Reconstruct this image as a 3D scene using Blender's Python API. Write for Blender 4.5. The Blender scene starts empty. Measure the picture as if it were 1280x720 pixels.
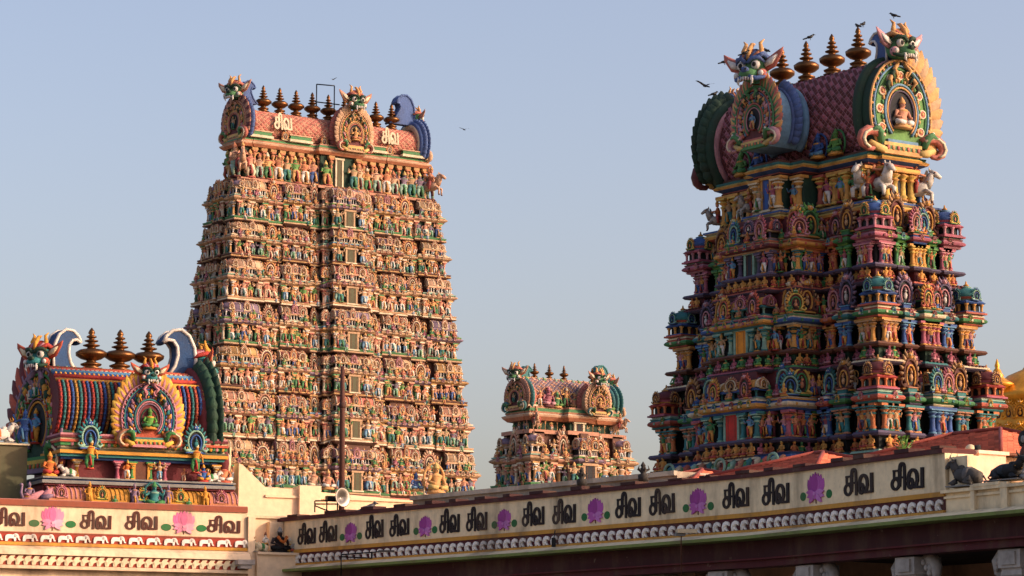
import bpy, math, random
import numpy as np
from mathutils import Matrix, Vector
RND = random.Random(11)
scene = bpy.context.scene
COL = scene.collection
PI = math.pi
# ------------------------------------------------------------------ camera model (grid axes follow the temple walls)
F_PX = 3757.0
PITCH = math.atan(545 / F_PX)
FH = np.array([.585, .811, 0.]); FH /= np.linalg.norm(FH)
RT = np.array([FH[1], -FH[0], 0.])
FW = math.cos(PITCH) * FH + math.sin(PITCH) * np.array([0, 0, 1.])
UP = -math.sin(PITCH) * FH + math.cos(PITCH) * np.array([0, 0, 1.])
CAM = np.array([0, 0, 1.6])
def at(px, py, D):
    r = FW + (px - 640) / F_PX * RT + (360 - py) / F_PX * UP
    return CAM + r * (D / r.dot(FH))
def zat(py, D): return at(640, py, D)[2]
def ground_at(px, D):
    return at(px, 560, D) * np.array([1, 1, 0])
def px_of(P):
    d = np.asarray(P, float) - CAM
    w = d.dot(FW)
    return 640 + F_PX * d.dot(RT) / w, 360 - F_PX * d.dot(UP) / w
def solve_along(P, d, px):
    """distance along d from P at which the point shows at column px"""
    k = (px - 640) / F_PX
    n = RT - k * FW
    return -(np.asarray(P) - CAM).dot(n) / np.asarray(d).dot(n)
# ------------------------------------------------------------------ colours
def hx(s):
    s = s.lstrip('#'); c = [int(s[i:i + 2], 16) / 255 for i in (0, 2, 4)]
    return tuple(v / 12.92 if v <= .04045 else ((v + .055) / 1.055) ** 2.4 for v in c)
P = {k: hx(v) for k, v in dict(
    maroon='6e2028', pink='b4566c', rose='cc8890', green='3f8a4a', leaf='5f9a3c', teal='2b7f80', blue='2c5aa0', sky='5a93b8',
    purple='564a68', mauve='8a7088', orange='d0702a', amber='dc9a34', yellow='e0b84a', cream='e6d2aa', white='e9e2d6', red='b5352a',
    dark='141c1e', night='101824', bottle='12402c', brown='6a3a24', flesh='d88a5e', salmon='c9835c', tan='c99a66', peach='d9a478',
    brass='6e4a2a', black='0c0b0b', grey='8b8a86', olive='55543a', wall='e2c6a2', ochre='c08a34', dkred='4a1216', tile='c8684a',
    stone='b3aaa0', lime='74823e', gold='e3a02c', magenta='b04aa0', lotus='d86a98', forest='1f6a34', mint='8fb8a0', coral='c4583c').items()}
# ------------------------------------------------------------------ geometry builder
class Geo:
    def __init__(s): s.V = []; s.n = 0; s.L = []; s.N = []; s.K = []; s.S = []
    def raw(s, V, faces, col, sm=False):
        V = np.asarray(V, float); s.V.append(V)
        s.L.append(np.array([i for f in faces for i in f], np.int64) + s.n)
        s.N.append(np.array([len(f) for f in faces], np.int64))
        c = np.asarray(col, float)
        if c.ndim == 1: c = np.tile(c, (len(faces), 1))
        s.K.append(c); s.S.append(np.full(len(faces), bool(sm)))
        s.n += len(V); return s
    def pack(s):
        if len(s.V) > 1:
            s.V = [np.concatenate(s.V)]; s.L = [np.concatenate(s.L)]; s.N = [np.concatenate(s.N)]
            s.K = [np.concatenate(s.K)]; s.S = [np.concatenate(s.S)]
        return s
    def add(s, g, M=None):
        g.pack()
        if not g.V: return s
        V = g.V[0]
        if M is not None:
            M = np.asarray(M); V = V @ M[:3, :3].T + M[:3, 3]
        s.V.append(V); s.L.append(g.L[0] + s.n); s.N.append(g.N[0]); s.K.append(g.K[0]); s.S.append(g.S[0])
        s.n += len(V); return s
    def mesh(s, name, mat):
        s.pack(); me = bpy.data.meshes.new(name)
        V, L, N, K, S = s.V[0], s.L[0], s.N[0], s.K[0], s.S[0]
        me.vertices.add(len(V)); me.vertices.foreach_set('co', V.astype(np.float32).ravel())
        me.loops.add(len(L)); me.loops.foreach_set('vertex_index', L.astype(np.int32))
        me.polygons.add(len(N))
        st = np.concatenate([[0], np.cumsum(N)[:-1]]).astype(np.int32)
        me.polygons.foreach_set('loop_start', st); me.polygons.foreach_set('loop_total', N.astype(np.int32))
        me.polygons.foreach_set('use_smooth', S)
        me.update(calc_edges=True)
        ca = me.color_attributes.new('Col', 'FLOAT_COLOR', 'CORNER')
        c4 = np.ones((len(L), 4), np.float32); c4[:, :3] = np.repeat(K, N, axis=0)
        ca.data.foreach_set('color', c4.ravel())
        me.materials.append(mat); me.validate()
        return me
    def obj(s, name, mat, parent=None, loc=None, M=None):
        o = bpy.data.objects.new(name, s.mesh(name, mat)); COL.objects.link(o)
        if parent is not None: o.parent = parent
        if M is not None: o.matrix_local = Matrix(np.asarray(M).tolist())
        elif loc is not None: o.location = [float(v) for v in loc]
        return o
    # ---- primitives
    def box(s, c, d, col, rz=0):
        x, y, z = [v / 2 for v in d]
        V = np.array([[-x, -y, -z], [x, -y, -z], [x, y, -z], [-x, y, -z], [-x, -y, z], [x, -y, z], [x, y, z], [-x, y, z]])
        if rz:
            a = np.array([[math.cos(rz), -math.sin(rz), 0], [math.sin(rz), math.cos(rz), 0], [0, 0, 1]]); V = V @ a.T
        return s.raw(V + np.asarray(c), [(0, 3, 2, 1), (4, 5, 6, 7), (0, 1, 5, 4), (1, 2, 6, 5), (2, 3, 7, 6), (3, 0, 4, 7)], col)
    def bx(s, x0, x1, y0, y1, z0, z1, col):
        return s.box(((x0 + x1) / 2, (y0 + y1) / 2, (z0 + z1) / 2), (abs(x1 - x0), abs(y1 - y0), abs(z1 - z0)), col)
    def lathe(s, prof, n, col, c=(0, 0, 0), sm=True, sq=(1, 1), ph=0):
        V = []; fs = []; cs = []
        for r, z in prof:
            for k in range(n):
                a = 2 * PI * (k + ph) / n
                V.append((c[0] + r * math.cos(a) * sq[0], c[1] + r * math.sin(a) * sq[1], c[2] + z))
        m = len(prof)
        multi = isinstance(col, list)
        for i in range(m - 1):
            for k in range(n):
                fs.append((i * n + k, i * n + (k + 1) % n, (i + 1) * n + (k + 1) % n, (i + 1) * n + k))
                cs.append(col[i % len(col)] if multi else col)
        fs.append(tuple(range((m - 1) * n, m * n))); cs.append(col[(m - 2) % len(col)] if multi else col)
        fs.append(tuple(range(n - 1, -1, -1))); cs.append(col[0] if multi else col)
        return s.raw(V, fs, cs, sm)
    def tube(s, pts, rad, col, n=6, sm=True, flat=None):
        pts = [np.asarray(p, float) for p in pts]; m = len(pts)
        if not hasattr(rad, '__len__'): rad = [rad] * m
        V = []; fs = []; u = None
        for i in range(m):
            t = pts[min(i + 1, m - 1)] - pts[max(i - 1, 0)]; t = t / (np.linalg.norm(t) + 1e-9)
            if u is None:
                ref = np.array([0, 1., 0]) if abs(t[1]) < .9 else np.array([1., 0, 0])
                u = np.cross(ref, t)
            u = u - t * u.dot(t); u /= np.linalg.norm(u) + 1e-9; w = np.cross(t, u)
            for k in range(n):
                a = 2 * PI * k / n
                V.append(pts[i] + rad[i] * (math.cos(a) * u + math.sin(a) * w * (flat or 1)))
        for i in range(m - 1):
            for k in range(n):
                fs.append((i * n + k, i * n + (k + 1) % n, (i + 1) * n + (k + 1) % n, (i + 1) * n + k))
        fs.append(tuple(range((m - 1) * n, m * n))); fs.append(tuple(range(n - 1, -1, -1)))
        if isinstance(col, list): col = [col[(j // n) % len(col)] for j in range(len(fs))]
        return s.raw(V, fs, col, sm)
    def ell(s, c, r, col, nu=8, nv=5):
        pr = [(max(.001, math.sin(PI * j / nv)), -math.cos(PI * j / nv)) for j in range(nv + 1)]
        V = [(c[0] + r[0] * q * math.cos(2 * PI * k / nu), c[1] + r[1] * q * math.sin(2 * PI * k / nu), c[2] + r[2] * z) for q, z in pr for k in range(nu)]
        fs = [(i * nu + k, i * nu + (k + 1) % nu, (i + 1) * nu + (k + 1) % nu, (i + 1) * nu + k) for i in range(nv) for k in range(nu)]
        return s.raw(V, fs, col, True)
    def prism(s, pts, y0, y1, col, side=None):
        a = sum(pts[i][0] * pts[(i + 1) % len(pts)][1] - pts[(i + 1) % len(pts)][0] * pts[i][1] for i in range(len(pts)))
        if a < 0: pts = pts[::-1]
        n = len(pts)
        V = [(x, y0, z) for x, z in pts] + [(x, y1, z) for x, z in pts]
        fs = [tuple(range(n)), tuple(range(2 * n - 1, n - 1, -1))] + [((i + 1) % n, i, n + i, n + (i + 1) % n) for i in range(n)]
        return s.raw(V, fs, [col] * 2 + [side if side is not None else col] * n)
    def ribbon(s, pts, w, y0, y1, col):
        """flat painted stroke of width w along (x,z) points"""
        m = len(pts); Lf = []; Rt = []
        for i in range(m):
            a = np.array(pts[max(i - 1, 0)], float); b = np.array(pts[min(i + 1, m - 1)], float); t = b - a; t /= np.linalg.norm(t) + 1e-9
            nn = np.array([-t[1], t[0]]); ww = w[i] if hasattr(w, '__len__') else w
            Lf.append(np.array(pts[i]) + nn * ww / 2); Rt.append(np.array(pts[i]) - nn * ww / 2)
        for i in range(m - 1):
            s.prism([tuple(Lf[i]), tuple(Rt[i]), tuple(Rt[i + 1]), tuple(Lf[i + 1])], y0, y1, col)
        return s
def MT(x=0, y=0, z=0, rz=0, sc=1, sx=None, sy=None, sz=None, rx=0, ry=0):
    m = Matrix.Translation((float(x), float(y), float(z))) @ Matrix.Rotation(rz, 4, 'Z') @ Matrix.Rotation(ry, 4, 'Y') @ Matrix.Rotation(rx, 4, 'X')
    m = m @ Matrix.Diagonal((sx or sc, sy or sc, sz or sc, 1))
    return np.array(m)
def frame(o, ex):
    """local frame at o: x runs along ex (rightwards in view), -y looks out of the wall, z up"""
    ex = np.array([ex[0], ex[1], 0.]); ex /= np.linalg.norm(ex)
    m = np.eye(4); m[:3, 0] = ex; m[:3, 1] = np.cross([0, 0, 1.], ex); m[:3, 3] = o
    return m
# ------------------------------------------------------------------ materials
def paint(name, rough=.6, dirt=.35, scale=1.2, bump=.25, dirtcol='3a3026', metal=0., streak=False, fine=9., val=1., sat=1., ramp=(.42, .78), chips=.0):
    m = bpy.data.materials.new(name); m.use_nodes = True; nt = m.node_tree; b = nt.nodes['Principled BSDF']
    at_ = nt.nodes.new('ShaderNodeAttribute'); at_.attribute_name = 'Col'
    geo = nt.nodes.new('ShaderNodeNewGeometry')
    mp = nt.nodes.new('ShaderNodeMapping'); mp.inputs['Scale'].default_value = (scale, scale, scale * (.25 if streak else 1))
    nt.links.new(geo.outputs['Position'], mp.inputs[0])
    n1 = nt.nodes.new('ShaderNodeTexNoise'); n1.inputs['Scale'].default_value = 1; n1.inputs['Detail'].default_value = 8; n1.inputs['Roughness'].default_value = .65
    nt.links.new(mp.outputs[0], n1.inputs['Vector'])
    rp = nt.nodes.new('ShaderNodeValToRGB'); rp.color_ramp.elements[0].position = ramp[0]; rp.color_ramp.elements[1].position = ramp[1]
    rp.color_ramp.elements[0].color = (0, 0, 0, 1); rp.color_ramp.elements[1].color = (dirt, dirt, dirt, 1)
    nt.links.new(n1.outputs['Fac'], rp.inputs[0])
    mx = nt.nodes.new('ShaderNodeMix'); mx.data_type = 'RGBA'
    nt.links.new(rp.outputs[0], mx.inputs[0]); nt.links.new(at_.outputs['Color'], mx.inputs[6]); mx.inputs[7].default_value = (*hx(dirtcol), 1)
    nc = nt.nodes.new('ShaderNodeTexNoise'); nc.inputs['Scale'].default_value = fine * .55; nc.inputs['Detail'].default_value = 9; nc.inputs['Roughness'].default_value = .75
    nt.links.new(geo.outputs['Position'], nc.inputs['Vector'])
    rc = nt.nodes.new('ShaderNodeValToRGB'); rc.color_ramp.elements[0].position = .63; rc.color_ramp.elements[1].position = .68
    rc.color_ramp.elements[0].color = (0, 0, 0, 1); rc.color_ramp.elements[1].color = (chips, chips, chips, 1); nt.links.new(nc.outputs['Fac'], rc.inputs[0])
    mc = nt.nodes.new('ShaderNodeMix'); mc.data_type = 'RGBA'; nt.links.new(rc.outputs[0], mc.inputs[0]); nt.links.new(mx.outputs[2], mc.inputs[6]); mc.inputs[7].default_value = (*hx('9a8a76'), 1)
    n2 = nt.nodes.new('ShaderNodeTexNoise'); n2.inputs['Scale'].default_value = fine; n2.inputs['Detail'].default_value = 6
    nt.links.new(geo.outputs['Position'], n2.inputs['Vector'])
    hs = nt.nodes.new('ShaderNodeHueSaturation')
    mr = nt.nodes.new('ShaderNodeMapRange'); mr.inputs[3].default_value = .78 * val; mr.inputs[4].default_value = 1.22 * val; hs.inputs['Saturation'].default_value = sat
    nt.links.new(n2.outputs['Fac'], mr.inputs[0]); nt.links.new(mr.outputs[0], hs.inputs['Value']); nt.links.new(mc.outputs[2], hs.inputs['Color'])
    nt.links.new(hs.outputs[0], b.inputs['Base Color'])
    b.inputs['Roughness'].default_value = rough; b.inputs['Metallic'].default_value = metal
    if bump:
        bp = nt.nodes.new('ShaderNodeBump'); bp.inputs['Strength'].default_value = bump; bp.inputs['Distance'].default_value = .03
        nt.links.new(n2.outputs['Fac'], bp.inputs['Height']); nt.links.new(bp.outputs[0], b.inputs['Normal'])
    return m
M_ST = paint('painted_stucco', .82, .5, 1.3, .5, fine=11, chips=.5, val=.8)
M_FAR = paint('sun_faded_stucco', .85, .6, 1.4, .4, '33291c', fine=9, val=.76, sat=.84, chips=.45)
M_NEAR = paint('weathered_shaded_stucco', .8, .7, 1.5, .45, '181210', fine=10, val=.68, sat=.95, chips=.35)  # near tower's weathered paint, darkened further in place of shade on it
CUR = [M_ST]
M_PEEL = paint('peeling_limewash', .85, .8, 1.5, .3, '5a3a28', fine=5, ramp=(.62, .67))
M_WALL = paint('limewashed_wall', .85, .6, .9, .3, '5e4a38', streak=True, fine=5, ramp=(.47, .68), chips=.4)
M_STONE = paint('weathered_stone', .9, .6, 1.6, .5, '3a3632', fine=6)
M_BRASS = paint('old_brass', .4, .3, 2., .05, '2a1a10', metal=.85)
M_GOLD = paint('gilded_copper', .45, .65, 1.2, .3, '7a4010', metal=.35, fine=7)
M_TILE = paint('clay_tile', .8, .45, .9, .3, '5a2a20', fine=8)
M_BIRD = paint('feather', .6, .1, 3, 0)
M_METAL = paint('steel', .35, .3, 3, .05, '3a2a20', metal=.7)
def tag(o, label=None, cat=None, group=None, kind=None):
    for k, v in (('label', label), ('category', cat), ('group', group), ('kind', kind)):
        if v: o[k] = v
    return o
def empty(name, loc=(0, 0, 0), label=None, cat=None, group=None, M=None):
    o = bpy.data.objects.new(name, None); COL.objects.link(o); o.empty_display_size = .3
    if M is not None: o.matrix_world = Matrix(np.asarray(M).tolist())
    else: o.location = [float(v) for v in loc]
    return tag(o, label, cat, group)
# ------------------------------------------------------------------ sculpture templates (unit height, base at z=0, facing -y)
def statue_standing(skin, cloth, trim, crown, pose=0, arms=2, halo=None):
    g = Geo(); sw = (.03, -.03, 0)[pose % 3]
    g.lathe([(.17, 0), (.19, .015), (.13, .035), (.16, .05)], 8, trim)
    if pose % 2: L = [(-.07, 0, .04), (-.13, -.05, .22), (-.06, 0, .42)]; Rr = [(.09, 0, .04), (.08, -.02, .24), (.06, 0, .42)]
    else: L = [(-.08, 0, .04), (-.075, -.02, .24), (-.06, 0, .42)]; Rr = [(.08, -.01, .04), (.13, -.05, .22), (.06, 0, .42)]
    for q in (L, Rr):
        g.tube(q, [.04, .06, .085], cloth if pose != 4 else skin); g.ell((q[0][0], -.04, .055), (.035, .07, .025), skin, 6, 3)
    g.lathe([(.12, .36), (.145, .4), (.14, .46), (.1, .5)], 8, cloth, (sw * .5, 0, 0), sq=(1.1, .8))
    g.tube([(-.03, -.11, .46), (0, -.12, .3), (.01, -.1, .14)], [.03, .035, .05], trim, 5)
    g.lathe([(.115, .47), (.09, .53), (.085, .57), (.125, .66), (.135, .71), (.06, .76), (.045, .79)], 8, skin, (sw, 0, 0), sq=(1.15, .75))
    g.lathe([(.1, .69), (.125, .7), (.1, .725)], 8, trim, (sw, -.012, 0), sq=(1.15, .82))
    hz = .83; hx_ = sw * 1.6
    g.ell((hx_, -.01, hz), (.058, .062, .07), skin, 8, 6)
    g.ell((hx_, -.07, hz - .005), (.014, .014, .02), skin, 5, 3)
    for e in (-1, 1): g.ell((hx_ + e * .022, -.062, hz + .012), (.01, .008, .008), P['black'], 5, 3); g.ell((hx_ + e * .062, 0, hz - .01), (.014, .02, .035), trim, 5, 3)
    g.lathe([(.072, .86), (.078, .885), (.06, .9), (.062, .93), (.04, .96), (.03, .99), (.008, 1.03)], 8, crown, (hx_, 0, 0))
    ap = [[(.14, 0, .7), (.22, .01, .56), (.17, -.1, .47)], [(.14, 0, .7), (.24, -.03, .6), (.25, -.1, .74)], [(.13, 0, .7), (.26, .02, .66), (.33, -.02, .84)], [(.14, 0, .7), (.2, -.02, .55), (.07, -.14, .57)], [(.14, 0, .7), (.21, .02, .54), (.22, -.02, .38)]]
    ch = [(0, 1), (3, 4), (1, 0), (2, 4), (3, 3), (1, 2)][pose % 6]
    for side, ci in zip((-1, 1), ch):
        q = [(side * x + sw, y, z) for x, y, z in ap[ci]]
        g.tube(q, [.045, .034, .024], skin, 5); g.ell(q[-1], (.03, .03, .032), skin, 5, 3)
        g.ell(q[1], (.042, .042, .022), trim, 6, 3)
    if arms == 4:
        for side in (-1, 1):
            q = [(side * .12 + sw, .03, .71), (side * .27, .04, .72), (side * .28, .0, .88)]
            g.tube(q, [.04, .03, .022], skin, 5); g.ell((side * .28, 0, .92), (.035, .02, .045), trim, 6, 3)
    if halo is not None:
        a = [(.2 * math.cos(t * PI / 6), .84 + .2 * math.sin(t * PI / 6)) for t in range(-1, 8)]
        g.tube([(x + hx_, .06, z) for x, z in a], .028, halo, 5)
    return g.pack()
def statue_seated(skin, cloth, trim, crown, arms=2, arch=None):
    g = Geo()
    g.lathe([(.34, 0), (.37, .05), (.28, .09), (.33, .13)], 8, trim, sq=(1, .7))
    for e in (-1, 1):
        g.tube([(e * .1, .02, .2), (e * .32, -.1, .2), (e * .05, -.22, .17)], [.11, .095, .06], cloth, 6)
    g.lathe([(.17, .14), (.2, .22), (.17, .3), (.14, .38), (.19, .5), (.2, .57), (.09, .64), (.07, .68)], 8, skin, sq=(1.1, .75))
    g.lathe([(.16, .53), (.19, .55), (.16, .6)], 8, trim, (0, -.015, 0), sq=(1.1, .8))
    g.ell((0, -.01, .74), (.09, .095, .105), skin, 8, 6); g.ell((0, -.1, .73), (.02, .02, .03), skin, 5, 3)
    for e in (-1, 1):
        g.ell((e * .035, -.095, .76), (.015, .012, .012), P['black'], 5, 3)
        q = [(e * .21, 0, .56), (e * .31, -.02, .38), (e * .2, -.2, .32)] if arms == 2 else [(e * .2, 0, .56), (e * .36, .0, .45), (e * .38, -.08, .66)]
        g.tube(q, [.07, .05, .035], skin, 6); g.ell(q[-1], (.045, .045, .045), skin, 5, 3)
    g.lathe([(.11, .79), (.115, .83), (.085, .86), (.08, .9), (.04, .96), (.01, 1.02)], 8, crown)
    if arch is not None:
        a = [(.4 * math.cos(t * PI / 8), .45 + .52 * math.sin(t * PI / 8)) for t in range(-2, 11)]
        g.tube([(x, .12, z) for x, z in a], .045, arch, 5)
    return g.pack()
def hs(t, W, H, k=1.0):
    a = math.radians(232 - 284 * t); zc = .44 * H
    z = math.sin(a); z = zc + (H - zc) * z * k if z > 0 else zc + (.44 * H / .788) * z * k
    return (W / 2 * math.cos(a) * k, z)
def arch_ornament(c, dep=.2, beads=True):
    """kudu: horseshoe arch with flame rim, niche and monster face; c = rim, ring, inner, accent, figure"""
    g = Geo(); W, H = .8, .86; n = 18
    g.prism([(x, z + .06) for x, z in [hs(i / n, W * .86, H * .95) for i in range(n + 1)]], -dep * .3, dep * .5, c[2])
    for i in range(13):
        t = .1 + .8 * i / 12; x, z = hs(t, W, H); x2, z2 = hs(t, W, H, 1.24)
        g.tube([(x * .8, 0, z + .06), (x, -dep * .25, z + .07), (x2, -dep * .1, z2 + .12)], [.06, .07, .02], c[0], 5)
    g.tube([(x, -dep * .4, z + .06) for x, z in [hs(i / n, W * .84, H * .9) for i in range(n + 1)]], .045, c[1], 6)
    g.tube([(x, -dep * .45, z * .8 + .08) for x, z in [hs(i / n, W * .56, H * .85) for i in range(n + 1)]], .035, c[3], 5)
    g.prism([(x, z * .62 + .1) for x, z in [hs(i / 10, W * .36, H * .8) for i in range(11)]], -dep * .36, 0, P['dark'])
    g.ell((0, -dep * .5, .3), (.1, .05, .12), c[4], 6, 4); g.ell((0, -dep * .55, .46), (.055, .05, .06), c[4], 6, 4); g.lathe([(.05, 0), (.01, .08)], 6, c[3], (0, -dep * .5, .5))
    g.ell((0, -dep * .35, .93), (.13, .1, .1), c[3], 8, 5)
    for e in (-1, 1):
        g.ell((e * .055, -dep * .35 - .09, .95), (.026, .02, .026), P['white'], 5, 3); g.tube([(e * .09, 0, .98), (e * .2, -.02, 1.04), (e * .17, -.02, 1.12)], [.05, .035, .01], c[0], 5)
        g.tube([(e * .25, -dep * .4, .1), (e * .4, -dep * .5, .03), (e * .5, -dep * .4, .12), (e * .44, -dep * .4, .2)], [.07, .06, .05, .02], c[1], 5)
    g.tube([(0, -.02, .98), (0, -.06, 1.06), (0, 0, 1.14)], [.06, .04, .01], c[1], 5)
    g.bx(-.36, .36, -dep * .45, dep * .5, 0, .055, c[1]); g.bx(-.42, .42, -dep * .5, dep * .5, -.05, .002, c[3])
    return g.pack()
def corner_shrine(c, kud):
    """kuta: pillared cube, cornice and bulbous dome; width 1, height ~1.35; c = base, pillar, cornice, dome, rib"""
    g = Geo()
    g.bx(-.5, .5, -.5, .5, 0, .07, c[0]); g.bx(-.44, .44, -.44, .44, .07, .12, c[2])
    g.bx(-.3, .3, -.3, .3, .12, .42, P['dark'])
    for x in (-.36, 0, .36):
        for y in (-.36, 0, .36):
            if x or y: g.lathe([(.07, .12), (.05, .16), (.05, .33), (.085, .38), (.085, .42)], 6, c[1], (x, y, 0))
    g.lathe([(.6, .42), (.66, .47), (.55, .55), (.5, .56)], 4, [c[2], c[2], c[0]], sm=False, ph=.5)
    g.lathe([(.42, .56), (.4, .62), (.5, .7), (.54, .8), (.48, .92), (.34, 1.02), (.16, 1.1), (.2, 1.13), (.1, 1.17)], 8, [c[4], c[0], c[3], c[3], c[3], c[3], c[4], c[4]], ph=.5)
    g.lathe([(.06, 1.16), (.11, 1.22), (.04, 1.27), (.02, 1.38)], 6, P['amber'])
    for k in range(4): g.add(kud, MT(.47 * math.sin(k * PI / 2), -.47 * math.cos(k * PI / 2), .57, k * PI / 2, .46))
    return g.pack()
def barrel_shrine(c, kud, w=2.2, cells=4):
    """sala: pillared base and barrel vault lying along x; depth 1, height ~1.15"""
    g = Geo(); h = w / 2
    g.bx(-h, h, -.42, .4, 0, .07, c[0]); g.bx(-h + .05, h - .05, -.37, .35, .07, .11, c[2]); g.bx(-h + .12, h - .12, -.24, .24, .11, .4, P['dark'])
    n = cells * 2
    for i in range(n + 1):
        g.lathe([(.055, .11), (.045, .15), (.045, .31), (.07, .35), (.07, .4)], 6, c[1], (-h + .1 + (2 * h - .2) * i / n, -.31, 0))
    g.prism([(-h - .02, .4), (h + .02, .4), (h - .08, .52), (-h + .08, .52)], -.46, .4, c[2])
    a = [(.4 * math.cos(t * PI / 10) * (1.08 if 1 < t < 9 else 1), .54 + .44 * math.sin(t * PI / 10)) for t in range(11)]
    V = [(x, y, z) for x in (-h + .04, h - .04) for y, z in a]; m = 11
    fs = [(i, m + i, m + i + 1, i + 1) for i in range(10)] + [tuple(range(m)), tuple(range(2 * m - 1, m - 1, -1))]
    g.raw(V, fs, [c[3]] * 10 + [c[4]] * 2, True)
    for x in np.linspace(-h + .04, h - .04, cells + 1):
        g.tube([(x, y * 1.03, z + .01) for y, z in a], .04, c[4], 5)
    g.bx(-h + .06, h - .06, -.06, .06, .97, 1.04, c[2])
    for i in range(cells): g.lathe([(.05, 0), (.08, .05), (.03, .1), (.015, .16)], 6, P['amber'], (-h + (i + .5) * w / cells, 0, 1.03))
    g.add(kud, MT(0, -.42, .5, 0, .62))
    for e in (-1, 1): g.add(kud, MT(e * (h - .02), 0, .5, e * PI / 2, .5))
    return g.pack()
def pillar(a, b, n=8):
    g = Geo()
    g.lathe([(.17, 0), (.17, .05), (.12, .08), (.16, .13), (.11, .2), (.095, .5), (.11, .6), (.16, .64), (.1, .68), (.1, .7), (.19, .77), (.2, .8), (.11, .84), (.13, .86)], n, [b, b, a, a, a, a, b, b, a, a, b, b, a])
    g.bx(-.2, .2, -.2, .2, .86, .91, b); g.bx(-.28, .28, -.16, .16, .91, 1, a)
    return g.pack()
def horse(body, mane, cloth, rider=True):
    g = Geo()
    g.tube([(0, .5, .52), (0, .2, .55), (0, -.15, .56), (0, -.3, .62)], [.16, .2, .19, .15], body, 8)
    g.tube([(0, -.26, .62), (0, -.38, .82), (0, -.42, .98)], [.15, .11, .085], body, 7)
    g.tube([(0, -.38, 1.0), (0, -.52, .95), (0, -.66, .84)], [.09, .08, .05], body, 7)
    for e in (-1, 1):
        g.tube([(e * .05, -.37, 1.04), (e * .06, -.36, 1.14)], [.035, .008], body, 5); g.ell((e * .075, -.49, .97), (.018, .025, .022), P['black'], 5, 3)
        g.tube([(e * .1, -.24, .5), (e * .12, -.42, .42), (e * .12, -.4, .2)], [.075, .05, .035], body, 6); g.ell((e * .12, -.42, .18), (.04, .05, .035), P['brown'], 5, 3)
        g.tube([(e * .1, .46, .5), (e * .13, .36, .3), (e * .13, .5, .16), (e * .13, .46, 0)], [.11, .065, .04, .045], body, 6)
    g.tube([(0, -.3, 1.06), (0, -.26, .9), (0, -.16, .72)], [.03, .06, .03], mane, 5)
    g.tube([(0, .6, .58), (0, .72, .5), (0, .72, .2)], [.04, .06, .02], mane, 5)
    g.tube([(0, .15, .57), (0, -.05, .58)], [.205, .205], cloth, 8)
    g.tube([(-.09, -.5, .98), (0, -.56, 1.0), (.09, -.5, .98)], .015, P['red'], 4); g.tube([(-.13, -.3, .74), (0, -.42, .66), (.13, -.3, .74)], .022, P['amber'], 4)
    if rider:
        g.tube([(0, .04, .74), (0, .02, .95), (0, .02, 1.1)], [.1, .12, .06], P['orange'], 7); g.ell((0, 0, 1.2), (.075, .08, .09), P['flesh'], 7, 5); g.lathe([(.09, 1.25), (.07, 1.32), (.02, 1.42)], 7, P['amber'])
        for e in (-1, 1):
            g.tube([(e * .12, .03, 1.05), (e * .2, -.08, .92), (e * .08, -.26, .9)], [.045, .035, .03], P['flesh'], 5); g.tube([(e * .1, .03, .76), (e * .24, -.05, .68), (e * .24, .0, .42)], [.08, .06, .04], P['red'], 6)
    return g.pack()
def bull(body, horn, cloth):
    """couchant bull, nose along -x, length about 1.2"""
    g = Geo()
    g.tube([(.5, 0, .24), (.25, 0, .3), (-.1, 0, .32), (-.28, 0, .36)], [.17, .23, .22, .17], body, 9)
    g.ell((-.12, 0, .52), (.13, .1, .1), body, 7, 5); g.tube([(-.25, 0, .4), (-.38, 0, .58), (-.42, 0, .68)], [.16, .12, .1], body, 8)
    g.tube([(-.36, 0, .7), (-.52, 0, .66), (-.64, 0, .57)], [.1, .095, .065], body, 7); g.ell((-.66, 0, .56), (.04, .06, .045), P['grey'], 6, 4)
    for e in (-1, 1):
        g.tube([(-.38, e * .06, .77), (-.4, e * .15, .86), (-.36, e * .13, .95)], [.03, .022, .006], horn, 5); g.tube([(-.36, e * .08, .72), (-.34, e * .22, .7)], [.04, .012], body, 5)
        g.ell((-.5, e * .085, .69), (.025, .015, .02), P['black'], 5, 3)
        g.tube([(-.2, e * .16, .16), (-.4, e * .2, .08), (-.24, e * .2, .05)], [.09, .06, .05], body, 6); g.tube([(.36, e * .17, .2), (.18, e * .25, .12), (.4, e * .25, .05)], [.13, .09, .05], body, 6)
    g.tube([(.62, 0, .28), (.68, .06, .14), (.5, .16, .06)], [.03, .025, .03], body, 5)
    g.tube([(.22, 0, .312), (.05, 0, .325)], [.24, .235], cloth, 10); g.tube([(-.3, -.13, .46), (-.4, 0, .38), (-.3, .13, .46)], .028, P['amber'], 5)
    g.bx(-.5, .7, -.28, .28, 0, .035, P['grey'])
    return g.pack()
def kalasam(rings=3):
    return Geo().lathe([(.2, 0), (.22, .03), (.12, .06), (.2, .1), (.21, .13), (.1, .18), (.09, .21), (.2, .25), (.3, .33), (.31, .4), (.22, .47), (.09, .5), (.08, .53), (.16, .56), (.17, .58), (.07, .62), (.06, .64), (.13, .67), (.135, .69), (.055, .72), (.05, .74), (.1, .77), (.1, .79), (.04, .83), (.07, .87), (.05, .93), (.008, 1.0)], 12, P['brass']).pack()
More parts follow.
